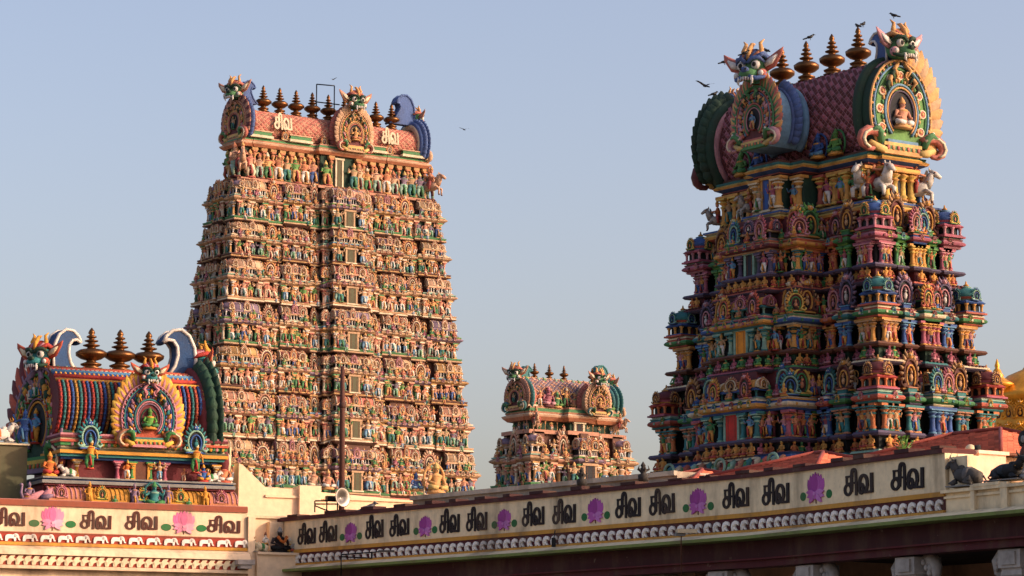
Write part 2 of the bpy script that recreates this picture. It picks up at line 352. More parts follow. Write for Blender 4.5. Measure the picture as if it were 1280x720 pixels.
def lion_head(c):
    """kirtimukha: c = face, brow, ear, ear_inner, horn, crest, curl"""
    g = Geo(); W = P['white']
    g.ell((0, .06, .52), (.36, .36, .36), c['face'], 12, 8); g.ell((0, -.26, .34), (.26, .26, .17), c['face'], 10, 6); g.ell((0, -.46, .43), (.13, .1, .085), c['brow'], 8, 5)
    for e in (-1, 1):
        g.ell((e * .2, -.25, .58), (.125, .1, .125), W, 9, 6); g.ell((e * .2, -.335, .575), (.06, .03, .065), P['black'], 7, 4)
        g.tube([(e * .03, -.36, .62), (e * .14, -.36, .74), (e * .3, -.28, .75), (e * .4, -.14, .64)], [.05, .06, .06, .03], c['brow'], 6)
        g.ell((e * .07, -.54, .44), (.035, .03, .03), P['dark'], 5, 3)
        g.ell((e * .33, -.16, .34), (.15, .14, .14), c['ear'], 8, 5); g.ell((e * .35, -.26, .35), (.08, .06, .08), W, 7, 4)
        g.tube([(e * .3, .05, .56), (e * .55, .0, .66), (e * .78, -.02, .88), (e * .86, 0, 1.0)], [.14, .17, .08, .01], c['ear'], 7, flat=.45)
        g.tube([(e * .36, -.06, .58), (e * .55, -.09, .67), (e * .72, -.06, .82)], [.06, .09, .02], c['inner'], 6, flat=.4)
        g.tube([(e * .17, -.02, .8), (e * .26, -.04, 1.0), (e * .2, .0, 1.18), (e * .3, .04, 1.28)], [.1, .075, .05, .01], c['horn'], 6)
        g.tube([(e * .1, -.45, .26), (e * .28, -.36, .2), (e * .4, -.2, .26), (e * .46, -.16, .38)], [.05, .06, .05, .02], c['brow'], 6)
        g.tube([(e * .18, -.42, .26), (e * .2, -.45, .1), (e * .15, -.45, .02)], [.05, .035, .006], W, 6)
    for i in range(6): g.tube([((i - 2.5) * .07, -.48 + abs(i - 2.5) * .02, .25), ((i - 2.5) * .07, -.49, .15)], [.035, .012], W, 5)
    g.tube([(-.2, -.36, .24), (0, -.44, .22), (.2, -.36, .24)], .05, P['red'], 6)
    for i in range(7):
        a = (i - 3) / 3
        g.tube([(a * .22, -.26, .78), (a * .3, -.05, .98 - .1 * a * a), (a * .34, .25, .95 - .16 * a * a), (a * .34, .4, .7)], [.05, .075, .07, .03], c['crest'] if i % 2 else c['crest2'], 6)
    g.tube([(0, -.3, .72), (0, -.24, .95), (0, -.05, 1.15), (0, .1, 1.2)], [.05, .07, .06, .01], c['horn'], 6)
    return g.pack()
def curl(W, H, col, rim, dep=.3, fat=0):
    """blue back-curl of the monster head: hooked crescent in the xz plane, tip towards +x"""
    out = [(0, 0), (-.03, .35), (.02, .62), (.18, .86), (.42, .98), (.68, .96), (.88, .84), (.97, .7)]
    inn = [(.97, .7), (.82, .76), (.66, .74), (.54, .62), (.52, .44), (.6, .22), (.82, .0)]
    inn = [(x + fat * (1 - z) * (0 if i == 0 else 1), z - (.12 * fat if 0 < i < 4 else 0)) for i, (x, z) in enumerate(inn)]
    g = Geo(); p = [(x * W, z * H) for x, z in out[:-1] + inn]
    g.prism(p, -dep / 2, dep / 2, col)
    for y in (-dep / 2, dep / 2):
        g.tube([(x * W, y, z * H) for x, z in out], .055 * W, rim, 5); g.tube([(x * W, y, z * H) for x, z in inn], .055 * W, rim, 5)
    g.ell((.95 * W, 0, .72 * H), (.09 * W, dep * .6, .07 * H), col, 8, 5)
    return g.pack()
HEADS = dict(
    green=dict(face=P['green'], brow=P['bottle'], ear=P['rose'], inner=P['white'], horn=P['amber'], crest=P['coral'], crest2=P['amber']),
    red=dict(face=P['teal'], brow=P['bottle'], ear=P['coral'], inner=P['cream'], horn=P['amber'], crest=P['rose'], crest2=P['red']),
    blue=dict(face=P['green'], brow=P['blue'], ear=P['coral'], inner=P['white'], horn=P['amber'], crest=P['orange'], crest2=P['blue']),
    warm=dict(face=P['green'], brow=P['bottle'], ear=P['salmon'], inner=P['cream'], horn=P['amber'], crest=P['orange'], crest2=P['coral']))
def leaf(g, base, tip, w, th, col, bend=.18, n=5):
    """flat curved feather from base to tip (x,y,z), width w, thickness th"""
    b = np.array(base, float); t = np.array(tip, float); d = t - b; L = np.linalg.norm(d); d /= L
    up = np.array([0, 0, 1.]); u = up - d * d.dot(up); u = u / (np.linalg.norm(u) + 1e-6)
    q = [b + d * L * f + u * L * bend * f * f for f in np.linspace(0, 1, n)]
    g.tube(q, [w * v for v in (.55, .95, 1, .75, .12)], col, 6, flat=th)
def great_gable(parent, name, M, W, H, c, head, fin='feather', rosettes=True, figure=None, dep=.7, head_s=.42, curlc=None, fin_side=(-1, 1), horn_dir=1, label=None, back=True, yaw=0, cs=.3, niche=.4, nfin=12, rear=True, fk=1.28, cfat=0, sk=1.0):
    """horseshoe gable with head, fins, rings, rosettes, niche and makara scrolls; M places it, facing -y"""
    n = 28; g = Geo(); mat = CUR[0]
    o = lambda k, j=n: [hs(i / j, W, H, k) for i in range(j + 1)]
    g.prism(o(.98), 0, dep, c['panel'], c['edge'])
    for k, r, col, yy in ((.97, .05, c['ring1'], -.02), (.87, .045, c['ring2'], -.04), (.8, .035, c['ring3'], -.03), (niche + .12, .05, c['ring2'], -.06), (niche + .06, .04, c['ring1'], -.08), (niche, .035, c['bead'], -.07)):
        g.tube([(x, yy, z) for x, z in o(k)], r * W / 3, col, 6)
    for i in range(34):
        x, z = hs(.04 + .92 * i / 33, W, H, .92); g.ell((x, -.04, z), (.02 * W, .06, .02 * W), c['bead'] if i % 2 else c['ring1'], 6, 4)
    for i in range(30):
        x, z = hs(.05 + .9 * i / 29, W, H, niche + .2); g.ell((x, -.03, z), (.02 * W, .07, .03 * W), (c['ring3'], c['ring1'], P['amber'])[i % 3], 6, 4)
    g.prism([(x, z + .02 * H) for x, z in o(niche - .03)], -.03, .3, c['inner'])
    if rosettes:
        for i in range(9):
            x, z = hs(.09 + .82 * i / 8, W, H, .69)
            g.lathe([(.056 * W, 0), (.056 * W, .06), (.04 * W, .07), (.036 * W, .05), (.022 * W, .06), (.014 * W, .1)], 12, [P['cream'], P['cream'], P['red'], P['coral'], P['amber']], sm=False)
            g.V[-1] = g.V[-1] @ MT(rx=PI / 2)[:3, :3].T + np.array([x, -.01, z])
    else:
        for i in range(26):
            x, z = hs(.06 + .88 * i / 25, W, H, .68 + .05 * (i % 2)); cc = (c['ring2'], P['amber'], c['bead'], P['rose'])[i % 4]
            g.tube([(x * .9, -.02, z * .96), (x, -.09, z), (x * 1.06, -.05, z + .05 * H)], [.03 * W, .035 * W, .01 * W], cc, 5)
    for e in (-1, 1):
        for q in range(4):
            g.tube([(e * W * (.05 + .04 * q), -.1, H * (.95 - .05 * q)), (e * W * (.13 + .04 * q), -.2, H * (.88 - .06 * q)), (e * W * (.07 + .045 * q), -.14, H * (.8 - .05 * q))], [.025 * W, .03 * W, .012 * W], (c['ring1'], P['bottle'], P['amber'], P['bottle'])[q], 5)
        th = np.linspace(0, 4.6, 10); g.tube([(e * W * (.1 + .055 * math.cos(t) * (1 - .08 * t)), -.16, H * .82 + W * .06 * math.sin(t) * (1 - .08 * t)) for t in th], .014 * W, c['ring1'], 5)
    for z0, z1, w_, cc in ((.0, .045, .3, c['ring1']), (.045, .085, .26, P['green']), (.085, .12, .3, P['yellow']), (.12, .15, .24, c['ring2'])): g.bx(-w_ * W, w_ * W, -.16, .1, z0 * H, z1 * H, cc)
    for i in range(7): g.ell(((i - 3) * .08 * W, -.17, .065 * H), (.03 * W, .04, .025 * H), P['amber'] if i % 2 else P['coral'], 6, 4)
    ob = g.obj(name, mat, parent, M=M)
    if label: ob['label'] = label
    for e in (-1, 1):
        s = Geo(); th = [i * .62 for i in range(9)]
        sp = [(e * (W * .41 + W * .17 * math.cos(2.6 - t) * (1 - .06 * i)), -.1, H * .1 + W * .15 * math.sin(2.6 - t) * (1 - .06 * i)) for i, t in enumerate(th)]
        s.tube(sp, [.055 * W, .06 * W, .06 * W, .055 * W, .05 * W, .045 * W, .035 * W, .03 * W, .012 * W], c['scroll'], 7)
        s.tube([(x, y - .05 * W, z) for x, y, z in sp[:7]], .018 * W, P['cream'], 5)
        s.tube([(e * W * .22, -.06, H * .04), (e * W * .32, -.1, H * .05), (e * W * .42, -.08, H * .1)], [.04 * W, .05 * W, .03 * W], P['yellow'], 7)
        s.tube([(e * W * .28, -.12, H * .1), (e * W * .31, -.22, H * .2), (e * W * .36, -.3, H * .24), (e * W * .43, -.3, H * .21)], [.035 * W, .045 * W, .04 * W, .015 * W], P['green'], 7); s.ell((e * W * .36, -.37, H * .255), (.02 * W, .03, .02 * W), P['white'], 5, 3)
        s.pack(); s.V[0] = s.V[0] * np.array([sk, 1, 1]); s.obj('scroll', mat, ob)
    for e in fin_side:
        f = Geo(); 
        f.tube([(x, .12, z) for x, z in [hs(.5 + e * (.06 + .4 * i / 14), W, H, 1.0) for i in range(15)]], .03 * W, c['fin2'], 6)
        for i in range(nfin):
            t = .5 + e * (.06 + .38 * (i + .5) / nfin); x, z = hs(t, W, H, .97); x2, z2 = hs(t, W, H, fk)
            leaf(f, (x * .93, .12, z - .02 * H), (x2, .1, z2 + .03 * H), .095 * W, .4, c['fin'] if i % 2 else c['fin2'])
            leaf(f, (x * .97, .06, z - .01 * H), (x + (x2 - x) * .7, .04, z + (z2 - z) * .7 + .02 * H), .03 * W, .6, c['ring1'])
        f.obj('flame_crest', mat, ob)
        if dep > .4 and rear:
            f = Geo(); f.tube([(x, dep * .6, z) for x, z in [hs(.5 + e * (.06 + .4 * i / 14), W, H, .99) for i in range(15)]], .035 * W, c['finback'], 6)
            for i in range(nfin):
                t = .5 + e * (.06 + .38 * (i + .5) / nfin); x, z = hs(t, W, H, .97); x2, z2 = hs(t, W, H, 1.22)
                leaf(f, (x * .93, dep * .65, z - .02 * H), (x2 * 1.04, dep * .75, z2 + .03 * H), .11 * W, .6, c['finback'])
            f.obj('rear_leaf', mat, ob)
    if figure is not None:
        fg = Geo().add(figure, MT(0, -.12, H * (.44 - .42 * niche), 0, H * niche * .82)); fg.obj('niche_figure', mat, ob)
    if back:
        b = Geo(); b.tube([(x, dep, z) for x, z in o(.99)], .07 * W, c['edge'], 7); b.tube([(x, dep + .12, z) for x, z in o(.9)], .055 * W, c['ring1'], 6); b.tube([(x, dep + .16, z) for x, z in o(.84)], .03 * W, P['cream'], 6); b.tube([(x, dep + .16, z) for x, z in o(.78)], .045 * W, c['scroll'], 6)
        b.obj('rear_rim', mat, ob)
    h = Geo().add(head, MT(0, -.02, H * .93, yaw, W * head_s)); h.obj('lion_head', mat, ob)
    if curlc is not None:
        k = Geo().add(curl(W * cs, W * cs * 1.4, curlc, P['white'] if not cfat else curlc, .18 * W, cfat), MT(0, dep * .45 + .04 * W, H * .96, horn_dir * PI / 2)); k.obj('back_curl', mat, ob)
    return ob
# ------------------------------------------------------------------ stepped plans and mouldings
def plan(hx_, hy_, sS, sW):
    pts = []; keys = []
    def face(o, d, n, L, segs):
        iv = []; t = 0
        for a, b, p, k in segs:
            if a > t + 1e-6: iv.append((t, a, 0, 'gap'))
            iv.append((a, b, p, k)); t = b
        if t < 1 - 1e-6: iv.append((t, 1, 0, 'gap'))
        pc = segs[0][2] if segs[0][0] == 0 else 0
        for i, (a, b, p, k) in enumerate(iv):
            for j, t in enumerate((a, b)):
                s = L * t + (-pc if t == 0 else pc if t >= 1 - 1e-6 else 0)
                q = (o[0] + d[0] * s + n[0] * p, o[1] + d[1] * s + n[1] * p)
                if pts and abs(q[0] - pts[-1][0]) + abs(q[1] - pts[-1][1]) < 1e-5: continue
                if pts:
                    if j == 1: keys.append(k)
                    else: keys.append(k if i == 0 or p > iv[i - 1][2] else iv[i - 1][3])
                pts.append(q)
    face((-hx_, -hy_), (1, 0), (0, -1), 2 * hx_, sS); face((hx_, -hy_), (0, 1), (1, 0), 2 * hy_, sW)
    face((hx_, hy_), (-1, 0), (0, 1), 2 * hx_, sS); face((-hx_, hy_), (0, -1), (-1, 0), 2 * hy_, sW)
    if abs(pts[0][0] - pts[-1][0]) + abs(pts[0][1] - pts[-1][1]) < 1e-5: pts.pop()
    else: keys.append('corner')
    return np.array(pts), keys
def moulding(g, poly, keys, prof, colf, cap=None, dz=None):
    n = len(poly); nx = np.roll(poly, -1, 0) - poly
    nx /= np.linalg.norm(nx, axis=1)[:, None]
    nr = np.stack([nx[:, 1], -nx[:, 0]], 1); pv = np.roll(nr, 1, 0)
    same = (np.abs(nr - pv).sum(1) < .01)[:, None]
    off = np.where(same, nr, nr + pv)
    V = []; fs = []; cs = []
    hv = [dz.get(k, 0) if dz else 0 for k in keys]; sh = [max(hv[j], hv[j - 1], key=abs) if len(poly) else 0 for j in range(n)]
    for o, z in prof:
        q = poly + off * o; V += [(x, y, z + (sh[j] if 0 < len(V) // n < len(prof) - 2 else 0)) for j, (x, y) in enumerate(q)]
    for i in range(len(prof) - 1):
        for k in range(n):
            k2 = (k + 1) % n; fs.append((i * n + k, i * n + k2, (i + 1) * n + k2, (i + 1) * n + k)); cs.append(colf(i, keys[k]))
    if cap is not None:
        m = len(prof) - 1; fs.append(tuple(range(m * n, m * n + n))); cs.append(cap)
    return g.raw(V, fs, cs)
KP = dict(  # arch ornament colours: rim, ring, inner, accent, figure
    purple=('mauve', 'purple', 'dark', 'rose', 'white'), gold=('amber', 'yellow', 'maroon', 'green', 'flesh'), green=('leaf', 'green', 'bottle', 'amber', 'leaf'),
    pink=('pink', 'rose', 'maroon', 'salmon', 'rose'), fire=('amber', 'coral', 'bottle', 'yellow', 'flesh'), bronze=('tan', 'brown', 'maroon', 'amber', 'tan'),
    teal=('teal', 'mint', 'dark', 'blue', 'teal'), red=('coral', 'maroon', 'bottle', 'rose', 'amber'), peach=('peach', 'salmon', 'brown', 'cream', 'orange'),
    rosec=('salmon', 'cream', 'maroon', 'ochre', 'peach'), orange=('orange', 'amber', 'maroon', 'cream', 'flesh'))
_C = {}
def memo(k, f):
    if k not in _C: _C[k] = f()
    return _C[k]
def kudu(p): return memo(('k', p), lambda: arch_ornament([P[q] for q in KP[p]]))
def kuta(cols, p): return memo(('kt', cols, p), lambda: corner_shrine([P[q] for q in cols], kudu(p)))
def sala(cols, p, w, cells): return memo(('sl', cols, p, w, cells), lambda: barrel_shrine([P[q] for q in cols], kudu(p), w, cells))
def pil(a, b): return memo(('p', a, b), lambda: pillar(P[a], P[b]))
SKW = [('orange', 'white', 'amber', 'yellow'), ('tan', 'teal', 'green', 'amber'), ('flesh', 'cream', 'red', 'amber'), ('amber', 'green', 'red', 'cream'), ('salmon', 'blue', 'amber', 'amber'),
       ('tan', 'sky', 'white', 'amber'), ('leaf', 'amber', 'red', 'yellow'), ('peach', 'mint', 'maroon', 'orange'), ('flesh', 'white', 'teal', 'amber'), ('mauve', 'mint', 'green', 'yellow')]
SKC = [('flesh', 'red', 'amber', 'amber'), ('green', 'amber', 'red', 'amber'), ('rose', 'blue', 'amber', 'amber'), ('tan', 'white', 'green', 'amber'), ('sky', 'amber', 'red', 'amber'),
       ('orange', 'maroon', 'green', 'tan'), ('tan', 'teal', 'amber', 'amber'), ('pink', 'white', 'amber', 'orange'), ('salmon', 'green', 'cream', 'amber'), ('amber', 'purple', 'red', 'yellow')]
def stand(warm, i):
    i %= 20; s = (SKW if warm else SKC)[i % 10]
    return memo(('st', warm, i), lambda: statue_standing(*[P[q] for q in s], pose=i % 6 if i % 6 != 4 else 1, arms=4 if i % 4 == 1 else 2, halo=P['amber'] if i % 7 == 3 else None))
def seat(cols, arch=None, arms=2): return memo(('se', cols, arch, arms), lambda: statue_seated(*[P[q] for q in cols], arms=arms, arch=P[arch] if arch else None))
SEATS = [('amber', 'orange', 'amber', 'yellow'), ('pink', 'rose', 'maroon', 'pink'), ('green', 'leaf', 'amber', 'green'), ('orange', 'red', 'amber', 'amber'), ('flesh', 'amber', 'green', 'amber'), ('blue', 'sky', 'amber', 'amber')]
class Tower:
    def __init__(s, name, label, cat, center):
        s.c = np.asarray(center, float); s.root = empty(name, center, label, cat); s.parts = {}
        s.G = {}
    def put(s, kind, geo, M):
        w = (M[:3, :3] ** 2).sum() ** .5 * (1 + .004 * (-(M[0, 3] * FH[0] + M[1, 3] * FH[1]))) - .012 * abs(M[2, 3]) * 0
        s.parts.setdefault(kind, []).append((w, len(s.parts.get(kind, [])), geo, M))
    def finish(s, mat=None):
        for kind, L in s.parts.items():
            L.sort(key=lambda q: (-round(q[0], 3), q[1]))
            rest = Geo()
            for i, (w, _, geo, M) in enumerate(L):
                if i < 100:
                    me = s.G.get((kind, id(geo)))
                    if me is None:
                        o = geo.obj(kind, CUR[0], s.root); s.G[(kind, id(geo))] = o.data
                    else:
                        o = bpy.data.objects.new(kind, me); COL.objects.link(o); o.parent = s.root
                    o.matrix_local = Matrix(M.tolist())
                else: rest.add(geo, M)
            if rest.V: tag(rest.obj(kind, CUR[0], s.root), kind='stuff')
def fp(f, t, out, hx_, hy_):
    if f == 'S': return -hx_ + 2 * hx_ * t, -hy_ - out, 0
    if f == 'W': return -hx_ - out, -hy_ + 2 * hy_ * t, -PI / 2
    if f == 'E': return hx_ + out, -hy_ + 2 * hy_ * t, PI / 2
    return hx_ - 2 * hx_ * t, hy_ + out, PI
def doorway(T, x, y, z, rz, w, h, panel, frame_, depth=.12):
    M = MT(x, y, z, rz); g = Geo()
    for e in (-1, 1): g.bx(e * w / 2 - .07, e * w / 2 + .07, -depth, .1, 0, h, frame_)
    g.bx(-w / 2 - .14, w / 2 + .14, -depth - .05, .1, h, h + .14, frame_); g.bx(-w / 2 - .1, w / 2 + .1, -depth - .08, .1, -.1, 0, P['cream'])
    o = g.obj('doorway', CUR[0], T.root, M=M)
    p = Geo().bx(-w / 2 + .07, w / 2 - .07, -.09, .05, 0, h, panel)
    for i in (-1, 1): p.bx(i * w / 4 - .012, i * w / 4 + .012, -.1, -.08, .05, h - .05, P['brown'])
    p.obj('door_panel', M_ST, o); return o
def vault(L, W, H, k, ca, cb, cl, du=.3, dv=.28):
    """barrel roof along y, tiled with raised lozenges"""
    g = Geo(); n = 20; a = [hs(i / n, W, H, k) for i in range(n + 1)]
    V = [(x, y, z) for y in (-L / 2, L / 2) for x, z in a]; m = n + 1
    g.raw(V, [(i, i + 1, m + i + 1, m + i) for i in range(n)] + [tuple(range(m - 1, -1, -1)), tuple(range(m, 2 * m))], cl)
    ar = np.array(a); seg = np.linalg.norm(np.diff(ar, axis=0), axis=1); cum = np.concatenate([[0], np.cumsum(seg)])
    def pt(u, v, h):
        v = min(max(v, 0), cum[-1] - 1e-4); i = min(int(np.searchsorted(cum, v, side='right')) - 1, n - 1); f = (v - cum[i]) / seg[i]
        p = ar[i] * (1 - f) + ar[i + 1] * f; t = (ar[i + 1] - ar[i]) / seg[i]
        return (p[0] - t[1] * h, u, p[1] + t[0] * h)
    nu = int(L / du); nv = int(cum[-1] / dv); V = []; fs = []; cs = []
    for i in range(2 * nu):
        for j in range(nv):
            u = -L / 2 + (i + .5) * du / 2; v = (j + (.5 if i % 2 else 1.)) * dv
            if v + dv / 2 > cum[-1] or abs(u) > L / 2 - du * .4: continue
            b = len(V); s = .9
            V += [pt(u - du / 2 * s, v, .01), pt(u, v - dv / 2 * s, .01), pt(u + du / 2 * s, v, .01), pt(u, v + dv / 2 * s, .01), pt(u, v, .07)]
            for q in range(4): fs.append((b + (q + 1) % 4, b + q, b + 4)); cs.append(ca if (i + 2 * j) % 3 else cb)
    return g.raw(V, fs, cs)
def ridge_crest(L, cols, s=.3):
    g = Geo(); g.bx(-.22, .22, -L / 2, L / 2, -.1, .08, cols[0]); g.bx(-.28, .28, -L / 2, L / 2, .08, .13, cols[1])
    n = int(L / s)
    for i in range(n):
        y = -L / 2 + (i + .5) * L / n
        for e in (-1, 1): g.tube([(e * .3, y, -.25), (e * .36, y, -.02), (e * .2, y, .18)], [.1, .12, .03], cols[2 + i % (len(cols) - 2)], 5)
    return g
# ------------------------------------------------------------------ the near gopuram (long side faces -x, gable end faces -y)
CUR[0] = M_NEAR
NC = at(1026, 400, 137); NC[2] = 0
near = Tower('temple_tower', 'tall dark multicoloured temple tower on the right with large green faced heads on its roof', 'temple tower', NC)
def zc(y, D=128.5): return float(zat(y, D))
SEG_S = [(0, .11, .5, 'corner'), (.225, .315, .42, 'panj'), (.415, .585, .62, 'sala'), (.685, .775, .42, 'panj'), (.89, 1, .5, 'corner')]
SEG_W = [(0, .055, .5, 'corner'), (.115, .16, .42, 'panj'), (.205, .23, .3, 'mini'), (.275, .375, 1.7, 'bay2'), (.375, .625, 2.3, 'bay'), (.625, .725, 1.7, 'bay2'), (.77, .795, .3, 'mini'), (.84, .885, .42, 'panj'), (.945, 1, .5, 'corner')]
TP = [
 dict(corner=(('orange', 'teal'), ('coral', 'teal', 'mint'), 'bronze', ('pink', 'orange', 'red', 'maroon', 'amber')), panj=(('teal', 'salmon'), ('green', 'purple', 'teal'), 'bronze'), sala=(('blue', 'sky'), ('green', 'cream', 'teal'), 'fire'),
      mini=(('blue', 'sky'), ('coral', 'blue', 'white'), 'teal'), bay=(('teal', 'mint'), ('amber', 'blue', 'cream'), 'rosec'), bay2=(('pink', 'coral'), ('cream', 'blue', 'amber'), 'teal'), gap=(('green', 'amber'), ('maroon', 'teal', 'red'), 'green'), dado=('orange', 'orange')),
 dict(corner=(('amber', 'tan'), ('green', 'coral', 'cream'), 'teal', ('coral', 'amber', 'blue', 'teal', 'mint')), panj=(('blue', 'sky'), ('teal', 'cream', 'maroon'), 'purple'), sala=(('pink', 'amber'), ('cream', 'green', 'teal'), 'red'),
      mini=(('orange', 'amber'), ('orange', 'maroon', 'pink'), 'pink'), bay=(('mint', 'teal'), ('amber', 'teal', 'pink'), 'pink'), bay2=(('amber', 'bottle'), ('blue', 'cream', 'green'), 'orange'), gap=(('pink', 'teal'), ('red', 'green', 'blue'), 'pink'), dado=('pink', 'green')),
 dict(corner=(('pink', 'rose'), ('pink', 'rose', 'maroon'), 'gold', ('pink', 'rose', 'pink', 'blue', 'sky')), panj=(('green', 'leaf'), ('green', 'leaf', 'maroon'), 'bronze'), sala=(('amber', 'yellow'), ('pink', 'blue', 'coral'), 'fire'),
      mini=(('orange', 'coral'), ('coral', 'amber', 'orange'), 'red'), bay=(('purple', 'mauve'), ('maroon', 'tan', 'coral'), 'purple'), bay2=(('amber', 'teal'), ('amber', 'orange', 'coral'), 'fire'), gap=(('coral', 'blue'), ('orange', 'purple', 'red'), 'bronze'), dado=('amber', 'orange'))]
ZT = [zc(567), zc(449.5), zc(345), zc(247)]
DIM = [(3.2, 7.25), (2.6, 6.7), (2.05, 6.0), (1.7, 5.4)]
def near_storey(T, i):
    z0, z1 = ZT[i], ZT[i + 1]; H = z1 - z0; a, b = DIM[i]; pal = TP[i]
    poly, keys = plan(a, b, SEG_S, SEG_W)
    Z = lambda f: z0 + f * H
    prof = [(.05, Z(-.02)), (.2, Z(0)), (.27, Z(.02)), (.2, Z(.045)), (.04, Z(.05)), (.0, Z(.06)), (-.12, Z(.07)), (-.12, Z(.19)), (.12, Z(.2)), (.2, Z(.225)), (.14, Z(.25)), (-.28, Z(.252)), (-.28, Z(.545)), (.02, Z(.55)), (.08, Z(.565)), (.03, Z(.575)),
            (.19, Z(.595)), (.22, Z(.615)), (.17, Z(.635)), (.08, Z(.655)), (.12, Z(.66)), (.12, Z(.675)), (.03, Z(.678)), (.07, Z(.69)), (-.4, Z(.695)), (-.4, Z(1.02))]
    def colf(k, key):
        c = pal.get(key, pal['gap'])[1]
        if key == 'gap': k -= (k > 5)
        if key == 'gap': return P[('brown', 'brown', 'maroon', 'dark', 'dark', 'dark', 'maroon', 'maroon', 'bottle', 'brown', 'black', 'black', 'bottle', 'maroon', 'maroon', 'bottle', 'brown', 'maroon', 'bottle', 'maroon', 'maroon', 'dark', 'dark', 'dark', 'dark')[min(k, 24)]]  # gap bands near black: deep shade between the shrines put into the colour
        if k <= 1: return P['purple'] if i else P['brown']
        if k <= 3: return P[c[2]]
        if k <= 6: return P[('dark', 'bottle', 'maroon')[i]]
        k -= 1
        if k <= 8: return P[('purple', 'brown', 'purple')[i]]
        if k == 9: return P[('mauve', 'orange', 'mauve')[i]]
        if k <= 11: return P['black']  # wall behind the columns coloured black to carry the recess shade
        if k <= 13: return P[c[1]]
        if k <= 16: return P[c[0]]
        if k <= 18: return P[c[1]]
        if k <= 20: return P[c[2]]
        if k == 21: return P[('white', 'cream', 'mint')[i]]
        return P[c[0]] if k == 22 else P['maroon']
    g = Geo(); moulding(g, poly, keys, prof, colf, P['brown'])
    nrm = 0.11   # dentils and cornice studs
    for q in range(len(poly)):
        p0, p1 = poly[q], poly[(q + 1) % len(poly)]; d = p1 - p0; L = np.linalg.norm(d)
        if L < .25: continue
        d /= L; nn = np.array([d[1], -d[0]])
        for j in range(int(L / .2)):
            s = p0 + d * (j + .5) * L / int(L / .2)
            if s[0] > a * .3 and s[1] > b * .3: continue
            rz = math.atan2(d[1], d[0])
            g.box((*(s + nn * .2), Z(.055)), (.1, .14, .06), P['brown'] if i == 0 else P['maroon'], rz)
            if j % 3 == 1: g.box((*(s + nn * .2), Z(.612)), (.1, .1, .1), P[pal.get(keys[q], pal['gap'])[1][2]], rz)
    g.obj('storey', CUR[0], T.root)
    hz0, hp = Z(.252), .295 * H
    sc = .31 * H
    for f, segs, L in (('S', SEG_S, 2 * a), ('W', SEG_W, 2 * b)):
        iv = []; t = 0
        for s in segs:
            if s[0] > t + 1e-6: iv.append((t, s[0], 0, 'gap'))
            iv.append(s); t = s[1]
        for j, (t0, t1, pr, key) in enumerate(iv):
            w = (t1 - t0) * L; tm = (t0 + t1) / 2; pc = pal.get(key, pal['gap'])
            X = lambda tt, out: fp(f, tt, out, a, b)
            rr = RND.randrange(1000)
            # seated row on the dado
            n = max(2 if key == 'corner' else 1, int(w / .5)) if key != 'gap' else 2
            for q in range(n):
                tt = t0 + (q + .5) * (t1 - t0) / n
                if key == 'corner': tt = tt - .02 * (1 if tm < .5 else -1)
                x, y, rz = X(tt, pr + .08); dd = pal['dado'][(q + j) % 2]
                cs = {'orange': SEATS[3 if q % 2 else 0], 'pink': SEATS[1], 'green': SEATS[2], 'amber': SEATS[0]}[dd]
                T.put('seated_statue', seat(cs), MT(x, y, Z(.055), rz + RND.uniform(-.2, .2), RND.uniform(.17, .2) * H))
            # columns
            if key in ('bay', 'bay2', 'sala'): cp = (.03, .33 if key == 'sala' else .28, .67 if key == 'sala' else .72, .97) if key != 'bay2' else (.1, .9)
            elif key == 'gap': cp = ()
            elif key == 'corner': cp = (-.02, .5, 1.0)
            else: cp = (.08, .92)
            for q in cp:
                x, y, rz = X(t0 + q * (t1 - t0), pr - .13)
                T.put('column', pil(*pc[0]), MT(x, y, hz0, rz, sx=hp * .95, sy=hp * .95, sz=hp))
            # standing figures
            if key == 'bay':
                x, y, rz = X(tm, pr - .18); dp = ('red', 'orange', 'night')[i]
                doorway(T, x, y, hz0, rz, (.95, .85, .6)[i], hp * .98, (hx('c42a1a'), hx('e8921e'), P['night'])[i], P['mint'])
                st = (.13, .87, -.1, 1.1)
                for q in st:
                    x, y, rz = X(t0 + q * (t1 - t0), pr - (.02 if 0 < q < 1 else .4)); T.put('statue', stand(False, rr + int(q * 10)), MT(x, y, hz0, rz, hp * .98))
            else:
                n = max(1, int(w / .55)) if key != 'corner' else 2
                for q in range(n):
                    x, y, rz = X(t0 + (q + .5) * (t1 - t0) / n, pr - .06 if key != 'gap' else -.15)
                    T.put('statue', stand(False, rr + q * 3), MT(x, y, hz0, rz, hp * (.9 if key != 'gap' else .85)))
            # crowning shrines
            zk = Z(.695)
            if key == 'corner':
                if f == 'S' or tm > .5:
                    e = (-1 if tm < .5 else 1)
                    x, y = (e * (a + .06), -(b + .06)) if f == 'S' else (-(a + .06), (b + .06))
                    k = kuta(pc[3], pc[2]); T.put('corner_shrine', k, MT(x, y, zk, 0, 1.3, sz=1.12))
            elif key == 'panj':
                x, y, rz = X(tm, pr - .35); T.put('arch_ornament', kudu(pc[2]), MT(x, y, zk + .18, rz, 1.4 + .12 * (rr % 3 - 1), sx=1.15, sy=1.5)); 
                g2 = memo(('pb', pc[0]), lambda: Geo().bx(-.45, .45, -.25, .4, 0, .2, P[pc[0][0]]).bx(-.5, .5, -.3, .4, .17, .22, P[pc[0][1]]))
                T.put('pedestal', g2, MT(x, y, zk, rz, sx=w, sy=1, sz=1))
            elif key == 'mini':
                x, y, rz = X(tm, pr - .4); T.put('arch_ornament', kudu(pc[2]), MT(x, y, zk + .1, rz, 1.1, sx=.95, sy=1.3))
            elif key in ('sala', 'bay', 'bay2'):
                x, y, rz = X(tm, pr - .5)
